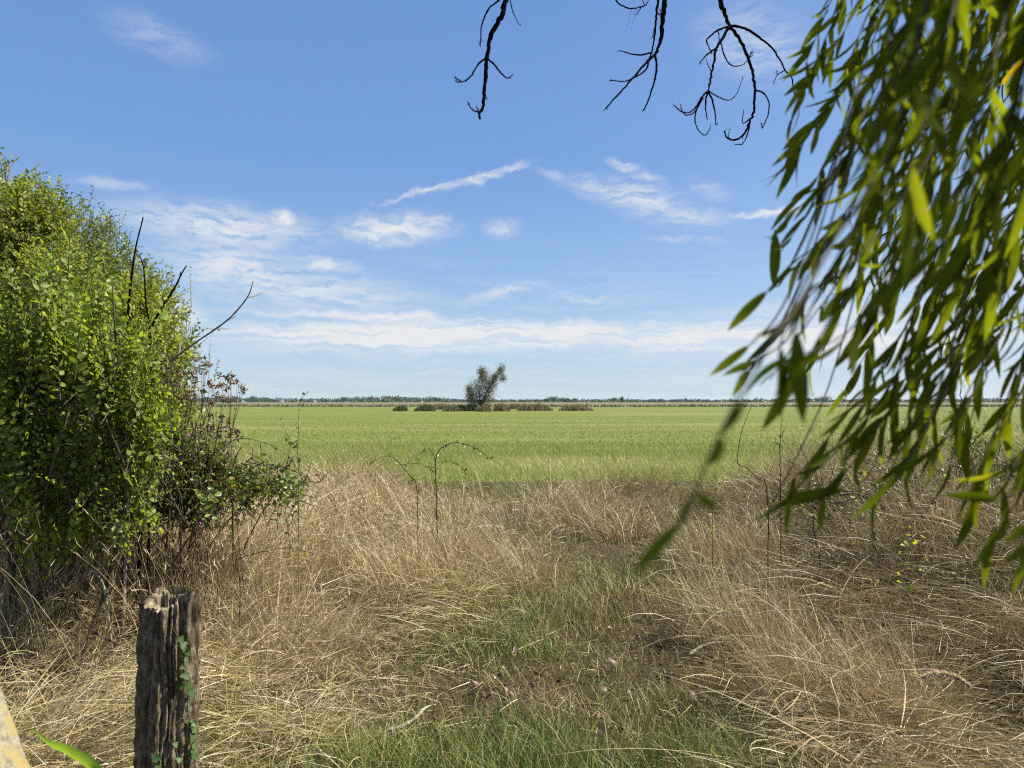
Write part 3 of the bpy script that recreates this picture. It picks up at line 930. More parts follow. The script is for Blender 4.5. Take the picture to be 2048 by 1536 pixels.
cane_plant('bramble_cane', 'bare dark bramble cane trailing out of the hedge towards the field', 'bramble', [
    px_line([(470, 960), (530, 930), (585, 940), (630, 965), (655, 945)], 4.9, 5.0), px_line([(400, 930), (470, 880), (540, 890), (600, 930)], 4.9, 4.9)], .0045, M_CANE, M_BRAMBLE, .03, .05, group='bramble canes', thorn=.005)
cane_plant('bramble_cane', 'thin bramble cane with a yellow leaf bowing over the straw', 'bramble', [
    px_line([(480, 1165), (470, 1125), (500, 1110), (555, 1098), (590, 1097), (630, 1108)], 4.4, 4.3), px_line([(480, 1160), (465, 1080), (440, 1010), (425, 985)], 4.4, 4.3)], .0035, M_CANE, M_YELLOW, .03, .12, group='bramble canes', thorn=.004, leaf_prob=.7)
cane_plant('rose_shoot', 'slender upright briar shoot in front of the field, right of the hedge', 'shrub', [
    px_line([(598, 1010), (596, 930), (597, 860), (598, 820), (604, 795), (618, 782)], 4.8, 4.8), px_line([(596, 900), (575, 870), (560, 835)], 4.8, 4.8), px_line([(597, 880), (585, 885), (570, 880)], 4.8, 4.8)],
    .0035, M_GREENSTEM, M_BRAMBLE, .026, .03, pair=True, leaf_from=.35)
z7 = dict(sc=2.56, ox=1300, oy=500)
z6 = dict(sc=2.738, ox=1300, oy=1000)
cane_plant('bramble_cane', 'dark bramble cane standing nearly bare on the left of the right bank', 'bramble', [px_line([(868, 1560), (850, 1500), (820, 1240), (822, 1180)], 5.2, 5.2, **z7)], .006, M_CANE, M_YELLOW, .035, .09, group='bramble canes', thorn=.006, leaf_prob=.5)
cane_plant('bramble_cane', 'upright thorny sucker with few leaves in front of the field, right of the path', 'bramble', [
    px_line([(668, 1190), (665, 1090), (668, 960), (677, 860)], 5.8, 5.8, **z7), px_line([(667, 1000), (650, 990), (640, 985)], 5.8, 5.8, **z7), px_line([(668, 960), (690, 920)], 5.8, 5.8, **z7)], .0045, M_CANE, M_BRAMBLE, .032, .06, group='bramble canes', thorn=.006, leaf_prob=.7)
cane_plant('bramble_cane', 'bramble cane hanging in a hook over the left edge of the right bank', 'bramble', [
    px_line([(600, 1240), (550, 1170), (500, 1120), (455, 1098), (448, 1050), (470, 930), (520, 790)], 5.4, 5.2, **z7)], .004, M_CANE, None, group='bramble canes', thorn=.004)
cane_plant('elm_sucker', 'thin sucker with yellow green leaves amid the straw of the right bank', 'shrub', [
    px_line([(1470, 900), (1440, 600), (1380, 440), (1345, 315), (1320, 215)], 4.0, 4.3, **z6), px_line([(1480, 420), (1440, 230), (1425, 110)], 4.2, 4.3, **z6), px_line([(1345, 300), (1375, 235), (1400, 215)], 4.2, 4.2, **z6),
    px_line([(1480, 420), (1500, 350), (1530, 335)], 4.2, 4.2, **z6), px_line([(1440, 230), (1480, 190), (1500, 180)], 4.2, 4.2, **z6)], .004, M_TWIG, M_YELLOW, .042, .05, leaf_from=.62, ltint=.55)
cane_plant('bramble_cane', 'long dark cane slanting across the straw at the far right', 'bramble', [px_line([(1890, 690), (1850, 520), (1750, 360), (1600, 150)], 4.2, 4.6, **z6)], .005, M_CANE, None, group='bramble canes', thorn=.004)
cane_plant('bramble_cane', 'tall dark reddish cane rising from the crest of the right bank', 'bramble', [px_line([(1690, 1250), (1660, 1120), (1610, 930), (1592, 800), (1590, 640)], 5.6, 5.6, **z7)], .006, M_CANE, M_BRAMBLE, .034, .07, group='bramble canes', thorn=.006, leaf_from=.3, leaf_prob=.4)
# low yellow leaves scattered through the right bank
for k, (px, py, d) in enumerate([(1425, 980, 5.6), (1700, 1000, 5.2), (1760, 960, 5.4), (1870, 970, 5.2)]):
    lab = ['first small yellow leaved sprout on the left rim of the right bank', 'small yellow leaved sprout below the hanging willow tips', 'small yellow leaved sprout highest on the right bank', 'small yellow leaved sprout beside the dark bramble bush'][k]
    g = at(px, py + 60, d)
    cane_plant('elm_sucker', lab, 'shrub', [np.array([g, at(px + 8, py, d), at(px + 30, py - 25, d)])], .0022, M_TWIG, M_YELLOW, .036, .03, group='yellow leaved sprouts', leaf_from=.5, ltint=.5)

z1 = dict(sc=2.793, ox=0, oy=250)
sticks = [
    ('straight black dead stick, tallest of those sticking out of the hedge', [[(690, 1500), (715, 1060), (735, 850), (757, 690), (800, 515)]], .012, 4.35, M_BLACKTWIG),
    ('short forked black dead stick between two taller ones in the hedge', [[(835, 1180), (815, 1000), (803, 805), (775, 718)], [(803, 805), (812, 780), (822, 752)]], .009, 4.35, M_BLACKTWIG),
    ('dark dead stick leaning to the right at the hedge top', [[(780, 1400), (835, 1160), (905, 1020), (970, 920), (1015, 830), (1042, 785)], [(905, 1020), (915, 1000), (912, 985)], [(1005, 850), (1008, 820)]], .011, 4.35, M_BLACKTWIG),
    ('long grey forked dead branch reaching out of the hedge into the sky', [[(700, 1500), (800, 1430), (900, 1360), (1010, 1275), (1100, 1210), (1270, 1090), (1380, 965), (1415, 870)], [(1270, 1090), (1295, 1078), (1318, 1070)], [(1380, 965), (1420, 955), (1470, 935)], [(1000, 1280), (1008, 1240), (1015, 1205)]], .011, 4.3, M_GREYTWIG)]
for lab, ls, r, d, mt in sticks:
    lines = [px_line(l, d, d + .1 * i, **z1) for i, l in enumerate(ls)]
    root = thing('dead_branch', lab, 'dead branch', lines[0][0] * np.array([1, 1, 0]) + np.array([0, 0, float(H(lines[0][0][0], lines[0][0][1]))]), 'dead branches in the hedge')
    mb = MB()
    foot = np.array(OFF[root.name])
    l0 = np.vstack([foot, (foot + lines[0][0]) / 2 + np.array([-.06, .15, 0]), lines[0]])
    r = r * .78
    tube(mb, smooth_line(l0, 6), r * 1.3, r * .35, 6, knob=.3)
    mb.build('stem', mt, root, True)
    if len(lines) > 1:
        for l in lines[1:]:
            m2 = MB()
            tube(m2, smooth_line(l, 5), r * .5, r * .3, 5, knob=.3)
            m2.build('side_twig', mt, root, True)

# brown withered weeds at the end of the hedge
stem_mb, head_mb = MB(), MB()
wr = gp(395, 4.5)
weed = thing('withered_weed', 'withered brown flower stalks with seed heads at the right end of the hedge', 'weed', wr)
heads = [(395, 745), (408, 738), (375, 770), (372, 785), (428, 775), (455, 762), (450, 790), (345, 795), (390, 800), (420, 815), (440, 840), (360, 830), (410, 855), (465, 860), (385, 870), (440, 880), (350, 870), (455, 900), (330, 740), (345, 760), (478, 772), (375, 905)]
for (hx, hy) in heads:
    d = 4.4 + .3 * R.random()
    tip = at(hx, hy, d)
    s = wr + np.array([R.normal() * .1, R.normal() * .1, .0])
    P = smooth_line([s, (s * .6 + tip * .4) + np.array([-.03, 0, .12]), tip], 6)
    tube(stem_mb, P, .0035, .0012, 4, cap=False)
    for k in range(5):
        c = tip + R.normal(size=3) * np.array([.028, .028, .026])
        tube(stem_mb, [P[-3], c], .0012, .0008, 3, cap=False)
        n = 16
        leaves(head_mb, T_DIAMOND, np.repeat(c[None], n, 0) + R.normal(size=(n, 3)) * .006, R.normal(size=(n, 3)) + np.array([0, 0, .3]), R.normal(size=(n, 3)), .017 + .012 * R.random(n), .8, .45)
    n = 16
    q = P[4 + (R.random(n) * (len(P) - 5)).astype(int)]
    leaves(head_mb, T_SMALL, q, R.normal(size=(n, 3)) + np.array([0, 0, -.4]), R.normal(size=(n, 3)), .02 + .015 * R.random(n), .6, .55)
stem_mb.build('stems', M_TWIG, weed)
head_mb.build('seed_heads', M_BROWNHEAD, weed)

# ------------------------------------------------------------------ bare branches hanging at the top
ZB = dict(sc=2.66, ox=880, oy=0)
bare = [
    ('left bare black branch hanging against the sky, forked like an anchor', 3.0, [
        ([(480, -520), (420, -220), (350, 0), (330, 80), (275, 185), (250, 305), (243, 400), (237, 480), (225, 580), (208, 600), (213, 632)], .0085, 0, -.1),
        ([(400, -160), (350, -40), (315, 0), (265, 40), (235, 95), (220, 150), (215, 240)], .005, 0, .2), ([(390, -120), (375, 0), (395, 80), (425, 135)], .003, 0, .1),
        ([(247, 310), (205, 340), (165, 405), (120, 435), (80, 410)], .0042, -.05, -.2), ([(250, 310), (290, 345), (325, 390), (360, 415), (385, 400)], .0042, -.05, .15),
        ([(208, 598), (175, 585), (155, 560), (152, 545)], .0032, -.1, -.15), ([(206, 596), (195, 570)], .003, -.1, -.1), ([(232, 530), (245, 526), (252, 520)], .0022, -.1, 0),
        ([(215, 200), (228, 225)], .002, .2, .2), ([(215, 215), (208, 240)], .002, .2, .2), ([(120, 435), (92, 437), (82, 425)], .0025, -.18, -.2), ([(370, 412), (380, 420)], .002, .1, .1)]),
    ('middle pair of bare black branches hanging close together', 2.9, [
        ([(1240, -520), (1210, -200), (1195, 0), (1185, 100), (1175, 200), (1160, 260), (1145, 290)], .0085, 0, -.05),
        ([(1190, -200), (1160, 0), (1150, 100), (1140, 200), (1128, 270), (1110, 320)], .0055, 0, .1),
        ([(1145, 288), (1090, 340), (1030, 410), (960, 490), (883, 578)], .0055, -.05, -.3), ([(1145, 288), (1152, 370), (1135, 450), (1105, 540), (1080, 592)], .005, -.05, .1),
        ([(1125, 280), (1060, 292), (1000, 282), (955, 268)], .004, .05, .3), ([(1113, 315), (1095, 370), (1040, 410), (980, 433), (905, 427)], .004, .1, -.1),
        ([(900, -60), (935, 0), (960, 25), (1010, 45), (1060, 38), (1100, 20), (1120, -60)], .0038, .2, .2), ([(1060, 38), (1085, 30), (1075, -10)], .003, .2, .2), ([(1070, 40), (1045, 78)], .0028, .2, .2),
        ([(1020, 45), (1008, 95), (985, 180)], .0008, .2, .2), ([(1040, 45), (1030, 100), (1015, 165)], .0008, .2, .2), ([(1152, 60), (1170, 80), (1172, 50)], .0025, .05, 0), ([(1140, 150), (1128, 200)], .0022, .05, 0)]),
    ('right bare black branch, the most widely forked, hanging beside the willow', 2.9, [
        ([(1440, -520), (1465, -200), (1490, 0), (1515, 70), (1540, 140)], .010, 0, 0),
        ([(1540, 138), (1480, 160), (1440, 190), (1418, 215), (1430, 250), (1445, 285)], .0045, 0, .25), ([(1478, 165), (1486, 200), (1480, 240)], .0025, .08, .1),
        ([(1540, 140), (1500, 210), (1470, 260), (1455, 340), (1440, 420), (1425, 485)], .0065, 0, -.25), ([(1472, 255), (1420, 290), (1382, 337)], .004, -.1, -.2), ([(1495, 225), (1510, 290), (1545, 345), (1590, 350), (1635, 325), (1655, 275)], .003, -.1, .0),
        ([(1443, 380), (1425, 345), (1415, 310)], .002, -.2, -.2),
        ([(1425, 483), (1390, 520), (1360, 570), (1320, 600), (1280, 590), (1245, 560)], .0035, -.25, -.4), ([(1425, 485), (1412, 560), (1420, 632)], .004, -.25, -.2), ([(1428, 485), (1450, 540), (1465, 610), (1466, 662)], .0042, -.25, -.1),
        ([(1395, 520), (1362, 590), (1358, 650), (1380, 700), (1415, 718), (1437, 680)], .003, -.3, -.1), ([(1430, 485), (1480, 515), (1540, 532), (1580, 495), (1610, 415)], .0025, -.25, .0), ([(1400, 520), (1355, 595), (1310, 612), (1285, 582), (1280, 555)], .003, -.25, -.35),
        ([(1540, 140), (1600, 220), (1640, 310), (1665, 400), (1675, 480), (1668, 590), (1650, 640), (1620, 710), (1570, 745), (1530, 735), (1512, 700)], .0072, 0, .2),
        ([(1650, 640), (1640, 700), (1610, 765), (1570, 768)], .0035, .15, .3), ([(1650, 632), (1610, 655), (1615, 590)], .003, .15, .0), ([(1678, 480), (1720, 495), (1750, 545), (1745, 610), (1715, 680), (1712, 655)], .0038, .1, .35),
        ([(1540, 135), (1620, 150), (1700, 200), (1770, 260), (1815, 330), (1835, 375), (1870, 410), (1882, 480), (1886, 512)], .0052, 0, .5), ([(1832, 375), (1795, 400), (1775, 440)], .0028, .35, .3), ([(1795, 400), (1790, 375)], .0022, .3, .3),
        ([(1640, 315), (1660, 275)], .0025, .1, .1), ([(1640, 315), (1665, 290)], .0022, .1, .1), ([(1530, 735), (1540, 690)], .0022, .2, .2), ([(1608, 740), (1612, 715)], .002, .2, .2)])]
for lab, d, parts in bare:
    p0 = px_line(parts[0][0], d, d, **ZB)
    root = thing('bare_branch', lab, 'branch', p0[0], 'bare branches hanging over the view')
    for i, (pts, r, da, db) in enumerate(parts):
        L = px_line(pts, d + da, d + db, **ZB)
        P = smooth_line(L, 7)
        mb = MB()
        if r > .0015:
            P = P + R.normal(size=P.shape) * r * .17
        r = r * .88
        tube(mb, P, r * (1.7 if i == 0 else 1.1), r * (.62 if i == 0 else .5), 6, knob=.3 if r > .0015 else 0)
        if r > .0018:                                           # buds and leaf scars
            for q in range(2, len(P) - 1):
                if R.random() < .6:
                    dr = nrm(R.normal(size=3))
                    tube(mb, [P[q], P[q] + dr * (r * .7 + .002 + .005 * R.random())], .0011, .0005, 4)
            if i:
                for _ in range(3):
                    tube(mb, [P[-1], P[-1] + nrm(R.normal(size=3)) * (.007 + .008 * R.random())], r * .4, .0006, 4)
        mb.build('limb' if i == 0 else 'twig', M_BLACKTWIG, root, True)

# ------------------------------------------------------------------ stump, ivy, post, iris leaf
SD = 2.55
sb = at(325, 1560, SD)
sb[2] = float(H(sb[0], sb[1])) - .03
top_c = at(340, 1196, SD)
stump = thing('tree_stump', 'broken weathered tree stump with furrowed bark and a hollow top', 'tree stump', sb)
na, nh = 150, 150
th = np.linspace(0, 2 * np.pi, na, endpoint=False)
zz = np.linspace(0, 1, nh)
TH, ZZ = np.meshgrid(th, zz)
r_base = np.interp(ZZ, [0, .1, .3, .6, 1.0], [.116, .105, .094, .084, .077])
wr_ = TH / (2 * np.pi) * 40
furrow = np.abs(vn(np.mod(wr_ + 1.2 * vn(ZZ * 6, TH * 0, 3), 40), ZZ * 3.2, 13) - .5) * 2
plate = vn(wr_ * 1.0, ZZ * 14, 17)
rr = r_base * (1 + .05 * np.sin(TH * 2 + 1) + .04 * np.sin(TH * 3 + ZZ * 2)) + .026 * np.minimum(furrow * 1.6, 1) * (.35 + .9 * vn(wr_ * .35, ZZ * 3.5, 43)) - .012 + .010 * (plate - .5) + .008 * (vn(wr_ * 2.6, ZZ * 40, 19) - .5)
rr = rr - .045 * np.exp(-((np.mod(TH - 5.75 + np.pi, 2 * np.pi) - np.pi) / .11) ** 2) * sst(.45, .75, ZZ)      # deep split near the right edge
toph = 1 + .035 * np.exp(-((np.mod(TH - 6.05 + np.pi, 2 * np.pi) - np.pi) / .28) ** 2) - .025 * np.exp(-((np.mod(TH - 4.75 + np.pi, 2 * np.pi) - np.pi) / .75) ** 2) + .018 * (vn(th * 9, th * 0, 23) - .5)[None] + .02 * np.exp(-((np.mod(TH - 2.6 + np.pi, 2 * np.pi) - np.pi) / .5) ** 2)
HGT = top_c[2] - sb[2]
cx = sb[0] + (top_c[0] - sb[0]) * ZZ
X, Y, Z = cx + rr * np.cos(TH), sb[1] + rr * np.sin(TH), sb[2] + HGT * ZZ * (1 + (toph - 1) * ZZ ** 3)
i, j = np.meshgrid(np.arange(nh - 1), np.arange(na), indexing='ij')
k = (j + 1) % na
q = np.stack([i * na + j, i * na + k, (i + 1) * na + k, (i + 1) * na + j], -1).reshape(-1, 4)
mb = MB()
mb.add(np.stack([X, Y, Z], -1).reshape(-1, 3), q)


def stump_mat():
    m, t, out = new_mat('stump_bark')
    o = t.node('ShaderNodeTexCoord').outputs['Object']
    n1 = t.noise(t.node('ShaderNodeMapping', {'Vector': o, 'Scale': (1, 1, .38)}).outputs[0], 46, 8, .72)
    n2 = t.noise(o, 9, 4)
    n3 = t.noise(o, 55, 5, .7)
    c = t.ramp(n1, [(.30, (.022, .015, .010)), (.48, (.14, .10, .062)), (.66, (.42, .33, .23))])
    low = t.rng(t.node('ShaderNodeSeparateXYZ', {0: o}).outputs[2], .35, .05)
    c = t.mix(t.m('MULTIPLY', t.rng(n3, .55, .62), .65), c, (.33, .31, .18))
    c = t.mix(t.m('MULTIPLY', t.rng(t.noise(o, 16, 5, .65), .54, .62), .5), c, (.13, .11, .04))
    c = t.mix(t.m('MULTIPLY', t.m('MULTIPLY', t.rng(n2, .52, .6), t.rng(n3, .45, .55)), low), c, (.45, .29, .06))
    bp = t.node('ShaderNodeBump', {'Height': n1, 'Strength': 1.0, 'Distance': .025})
    b = t.node('ShaderNodeBsdfPrincipled', {'Base Color': c, 'Roughness': .92, 'Specular IOR Level': .15, 'Normal': bp.outputs[0]})
    t.l.new(b.outputs[0], out.inputs[0])
    return m


def wood_mat():
    m, t, out = new_mat('cut_wood')
    o = t.node('ShaderNodeTexCoord').outputs['Object']
    n1 = t.noise(t.node('ShaderNodeMapping', {'Vector': o, 'Scale': (1, 1, .15)}).outputs[0], 70, 5, .6)
    c = t.ramp(n1, [(.3, (.07, .05, .03)), (.5, (.22, .17, .10)), (.75, (.42, .36, .23))])
    b = t.node('ShaderNodeBsdfPrincipled', {'Base Color': c, 'Roughness': .8, 'Specular IOR Level': .2})
    t.l.new(b.outputs[0], out.inputs[0])
    return m


mb.build('bark', stump_mat(), stump, True)
# the wood inside: rim, hollow and splinters
mb = MB()
rim = np.stack([X[-1], Y[-1], Z[-1]], -1)
cen = np.array([top_c[0], sb[1], 0])
rings = []
rj = vn(th * 7, th * 0, 29)
for f, dz in ((.985, -.004), (.86, .004), (.66, -.004), (.58, -.075), (.40, -.085), (.15, -.08)):
    p = rim.copy()
    p[:, :2] = cen[:2] + (rim[:, :2] - cen[:2]) * (f + (.05 * (rj - .5) if .5 < f < .9 else 0 * rj))[:, None]
    p[:, 2] = Z[-1] * f + (Z[-1].mean() - .01) * (1 - f) + dz + .012 * (vn(th * 14, th * 0 + f * 9, 31) - .5)
    rings.append(p)
rings = np.array(rings)
n0 = len(rings)
i, j = np.meshgrid(np.arange(n0 - 1), np.arange(na), indexing='ij')
k = (j + 1) % na
q = np.stack([i * na + j, i * na + k, (i + 1) * na + k, (i + 1) * na + j], -1).reshape(-1, 4)
v = np.vstack([rings.reshape(-1, 3), rings[-1].mean(0)])
jj = np.arange(na)
tr = np.stack([(n0 - 1) * na + jj, (n0 - 1) * na + (jj + 1) % na, np.full(na, n0 * na)], -1)
mb.add(v, q, tr)
for s in range(34):                                              # splinters on the back rim
    a = np.pi * (.30 + .62 * R.random())
    b = np.array([cen[0] +   .060 * np.cos(a), cen[1] + .060 * np.sin(a), Z[-1].mean() - .02])
    hh = .025 + .035 * R.random()
    leaves(mb, T_SMALL, [b], [[R.normal() * .08, R.normal() * .08, 1]], [[np.cos(a), np.sin(a), 0]], [hh], .45)
mb.build('broken_wood', wood_mat(), stump)

ivy = thing('ivy_vine', 'ivy climbing the sunny right side of the stump', 'ivy', sb + np.array([.13, -.06, .02]))
st, lf = MB(), MB()


def on_stump(a, f, out=.012):
    r = np.interp(f, [0, .1, .3, .6, 1.0], [.124, .112, .101, .091, .083]) + out
    return np.array([sb[0] + (top_c[0] - sb[0]) * f + r * np.cos(a), sb[1] + r * np.sin(a), sb[2] + HGT * f])


for path in ([(5.2, 0), (5.15, .15), (5.25, .3), (5.0, .42), (4.85, .5)], [(5.9, 0), (6.0, .2), (5.95, .35), (6.1, .5), (5.9, .62), (6.0, .72)], [(5.5, .02), (5.4, .2), (5.6, .4), (5.3, .6), (5.7, .8), (5.2, .93)], [(5.0, .0), (5.3, .1), (5.8, .2), (6.2, .33)]):
    P = smooth_line([on_stump(a, f, .004) for a, f in path], 7)
    tube(st, P, .0032, .0012, 5)
    n = max(6, int(len(P) * .8))
    idx = (R.random(n) * len(P)).astype(int)
    out = nrm(P[idx] - np.array([sb[0], sb[1], 0]) * np.array([1, 1, 0]) - np.array([0, 0, 1]) * P[idx][:, 2:3])
    leaves(lf, T_IVY, P[idx] + out * .006, nrm(out * .45 + R.normal(size=(n, 3)) * .5 + np.array([0, 0, -.6])), nrm(out + np.array([.3, -.2, .4])), .016 + .022 * R.random(n), 1.0, .45, R.normal(size=n) * .15)
st.build('vine_stems', M_TWIG, ivy)
lf.build('leaves', M_IVY, ivy)


def post_mat():
    m, t, out = new_mat('lichened_concrete')
    o = t.node('ShaderNodeTexCoord').outputs['Object']
    n1 = t.noise(o, 14, 5)
    n2 = t.noise(o, 60, 5, .7)
    c = t.ramp(n2, [(.3, (.12, .10, .065)), (.55, (.24, .21, .14)), (.75, (.36, .33, .25))])
    c = t.mix(t.rng(n1, .47, .56), c, (.27, .215, .085))
    c = t.mix(t.rng(t.noise(o, 27, 4), .64, .68), c, (.30, .13, .02))
    bp = t.node('ShaderNodeBump', {'Height': n2, 'Strength': .6, 'Distance': .006})
    b = t.node('ShaderNodeBsdfPrincipled', {'Base Color': c, 'Roughness': .9, 'Specular IOR Level': .2, 'Normal': bp.outputs[0]})
    t.l.new(b.outputs[0], out.inputs[0])
    return m


# leaning concrete post: its right edge runs through photo pixels (0,1420)-(42,1536)
e0, e1 = at(0, 1420, 1.9), at(42, 1536, 1.88)
ax = nrm((e0 - e1))
foot = e1 - ax * ((e1[2] + .1) / ax[2])
foot = foot + np.array([-.135, .06, 0])
Lp = 1.15
side = nrm(np.cross(np.array([0, 1.0, 0]), ax))
fwd = np.cross(ax, side)
mb = MB()
prof = []
for a_ in range(4):
    for b_ in (-1, 1):
        aa = np.pi / 4 + a_ * np.pi / 2 + b_ * .07
        sx, sy = np.cos(aa), np.sin(aa)
        mxx = max(abs(sx), abs(sy))
        prof.append((sx / mxx * .06, sy / mxx * .06))
prof = np.array(prof) * .985
ns = 24
rowsv = []
for s in np.linspace(0, Lp, ns):
    ins = .006 if s > Lp - .01 else 0
    wob = 1 + .015 * (vn(np.arange(8) * 1.7, np.full(8, s * 9), 41) - .5)
    sc_ = (1 - ins / .06) * wob
    rowsv.append(foot + ax * s + side * (prof[:, :1] * sc_[:, None]) + fwd * (prof[:, 1:] * sc_[:, None]))
rowsv = np.array(rowsv)
i, j = np.meshgrid(np.arange(ns - 1), np.arange(8), indexing='ij')
k = (j + 1) % 8
q = np.stack([i * 8 + j, i * 8 + k, (i + 1) * 8 + k, (i + 1) * 8 + j], -1).reshape(-1, 4)
capv = rowsv[-1].mean(0)
tr = np.stack([(ns - 1) * 8 + np.arange(8), (ns - 1) * 8 + (np.arange(8) + 1) % 8, np.full(8, ns * 8)], -1)
mb.add(np.vstack([rowsv.reshape(-1, 3), capv]), q, tr)
tag(mb.build('fence_post', post_mat(), loc=foot), 'leaning concrete post with yellow and orange lichen at the lower left', 'post')

iris = thing('iris_leaf', 'broad bright green blade arching to the left before the stump', 'leaf', np.array([at(300, 1900, 1.62)[0], 1.62, 0]))
P = smooth_line([np.array([at(300, 1900, 1.62)[0], 1.62, 0]), at(270, 1750, 1.62), at(235, 1610, 1.62), at(186, 1532, 1.62), at(140, 1502, 1.62), at(100, 1486, 1.63), at(55, 1450, 1.63)], 8)
t = np.linspace(0, 1, len(P))
wv_ = .016 * np.interp(t, [0, .3, .6, .78, .92, 1], [.7, 1, .95, .62, .16, .03])
T = nrm(np.gradient(P, axis=0))
Sd = nrm(np.cross(T, np.array([0, 1.0, .25])))
Nn = np.cross(T, Sd)
vv = np.stack([P - Sd * wv_[:, None], P + Nn * (wv_ * .3)[:, None], P + Sd * wv_[:, None]], 1).reshape(-1, 3)
k = np.arange(len(P) - 1)
q = np.concatenate([np.stack([3 * k + c, 3 * k + c + 1, 3 * k + c + 4, 3 * k + c + 3], -1) for c in (0, 1)])
mb = MB()
mb.add(vv, q, None, .5)
mb.build('blade', leaf_mat('iris_blade', [(0, (.22, .36, .05)), (1, (.30, .42, .08))], trans=.5, nscale=8, nvar=(.9, 1.1)), iris, True)

# drooping dry seed plume, right foreground, and fallen sticks
plume_pts = px_line([(2250, 1180), (2048, 1075), (1880, 1050), (1775, 1095), (1755, 1030), (1700, 985), (1640, 955), (1560, 950), (1495, 968)], 2.75, 2.7, **z6)
g0 = plume_pts[0].copy()
g0[2] = float(H(g0[0], g0[1]))
pl = thing('seed_plume', 'fluffy drooping dry seed plume in the right foreground', 'grass', g0)
mb, m2 = MB(), MB()
P = smooth_line(np.vstack([g0, px_line([(2150, 1150), (2000, 1060), (1880, 1100), (1790, 1110), (1755, 1030), (1700, 985), (1640, 957), (1560, 950), (1495, 968)], 2.75, 2.7, **z6)]), 8)
tube(mb, P, .0016, .0008, 4)
tail = P[-int(len(P) * .46):]
n = 1500
f = R.random(n) * (len(tail) - 1.01)
fi = f.astype(int)
b = tail[fi] + (tail[fi + 1] - tail[fi]) * (f - fi)[:, None]
td = nrm(np.gradient(tail, axis=0))[fi]
leaves(m2, T_DIAMOND, b, td * .9 + R.normal(size=(n, 3)) * .55, R.normal(size=(n, 3)), .010 + .010 * R.random(n), .28, .5)
mb.build('stalk', M_GRASS, pl)
m2.build('plume', leaf_mat('plume_fluff', [(0, (.5, .40, .27)), (1, (.74, .65, .5))], trans_tint=(1.1, 1, .8), trans=.35), pl)

for lab, pts in (('lichen covered stick lying on the path, right of centre', [(1378, 1342, 4.22), (1410, 1322, 4.32), (1450, 1302, 4.42), (1500, 1285, 4.5), (1560, 1268, 4.6)]),
                 ('pale stick lying in the grass at the bottom, left of the green clump', [(775, 1476, 3.3), (800, 1466, 3.33), (830, 1448, 3.4), (850, 1430, 3.5), (872, 1420, 3.52)]),
                 ('thin pale stick standing slanted beside the stump under the hedge', [(110, 1035, 4.1), (140, 1085, 4.1), (170, 1130, 4.05), (195, 1150, 4.05), (212, 1195, 4.0)])):
    P = np.array([at(a, b, d) for a, b, d in pts])
    if 'slanted' not in lab:
        P[:, 2] = H(P[:, 0], P[:, 1]) + .075 + .03 * R.random(len(P))
    else:
        P = np.vstack([P, [P[-1, 0] + .05, P[-1, 1], H(P[-1, 0] + .05, P[-1, 1])]])
    mb = MB()
    tube(mb, smooth_line(P, 7), .009, .004, 6, knob=.4)
    tag(mb.build('fallen_stick', M_LICHENSTICK, loc=P[0], smooth=True), lab, 'stick', 'fallen sticks')

# fallen brown leaves
spots = [(1455, 1242, 0), (1508, 1262, 0), (1582, 1300, 0), (1690, 1240, 0), (1760, 1420, 0), (988, 1208, 0), (1245, 1207, 0), (1290, 1170, 0), (842, 1188, 0), (1345, 1060, 0), (915, 1385, 0), (1080, 1350, 0), (1235, 1330, 0), (1215, 1380, 0), (1030, 1300, 0),
         (660, 1420, 0), (700, 1440, 0), (620, 1405, 0), (880, 1440, 0), (1195, 1470, 0), (1230, 1440, 0), (1390, 1400, 0), (1500, 1500, 0), (1700, 1480, 0), (1960, 1310, 0), (560, 1410, 0), (450, 1440, 0), (780, 1530, 0), (610, 1480, 0), (1330, 1290, 0), (1400, 1330, 0), (1150, 1250, 0)]
lt = MB()
leaves(lt, T_ELM, np.zeros((1, 3)), [[1, 0, .05]], [[0, 0, 1]], [.055], 1.05, .4, np.array([.5]))
leaf0 = None
for n, (px, py, _) in enumerate(spots):
    d = EYE * FPX / (py - 803)
    for _k in range(4):
        p = at(px, py, d)
        d = (EYE - float(H(p[0], p[1])) - .05) * FPX / (py - 803)
    p = at(px, py, d)
    p[2] = H(p[0], p[1]) + .06
    if leaf0 is None:
        leaf0 = lt.build('fallen_leaf', M_REDLEAF)
        o = leaf0
    else:
        o = leaf0.copy()
        COL.objects.link(o)
    o.location = p
    o.rotation_euler = (R.normal() * .5, R.normal() * .5, R.random() * 6.28)
    s = .75 + .6 * R.random()
    o.scale = (s, s, s)
    tag(o, 'dead reddish brown leaf fallen on the grass', 'leaf', 'fallen leaves on the path')


# ------------------------------------------------------------------ weeping willow on the right
wbase = np.array([2.6, .2, 0.0])
willow = thing('willow_tree', 'weeping willow on the right whose leafy shoots hang across the view', 'tree', wbase)
tk = MB()
tube(tk, smooth_line([wbase, wbase + np.array([-.05, .05, 1.2]), wbase + np.array([-.1, .15, 2.4]), wbase + np.array([-.3, .3, 3.4])], 8), .20, .10, 14, knob=.1)
tk.build('trunk', M_TRUNK, willow, True)
lb = MB()
for e in ([1.2, 1.2, 3.2], [.9, .8, 2.9], [1.6, 1.7, 3.0], [2.4, 1.6, 3.1], [1.0, 1.4, 3.3]):
    s = wbase + np.array([-.1, .15, 2.4])
    e = np.array(e)
    tube(lb, smooth_line([s, (s + e) / 2 + np.array([0, 0, .35]), e], 6), .045, .012, 7)
lb.build('limbs', M_TRUNK, willow, True)

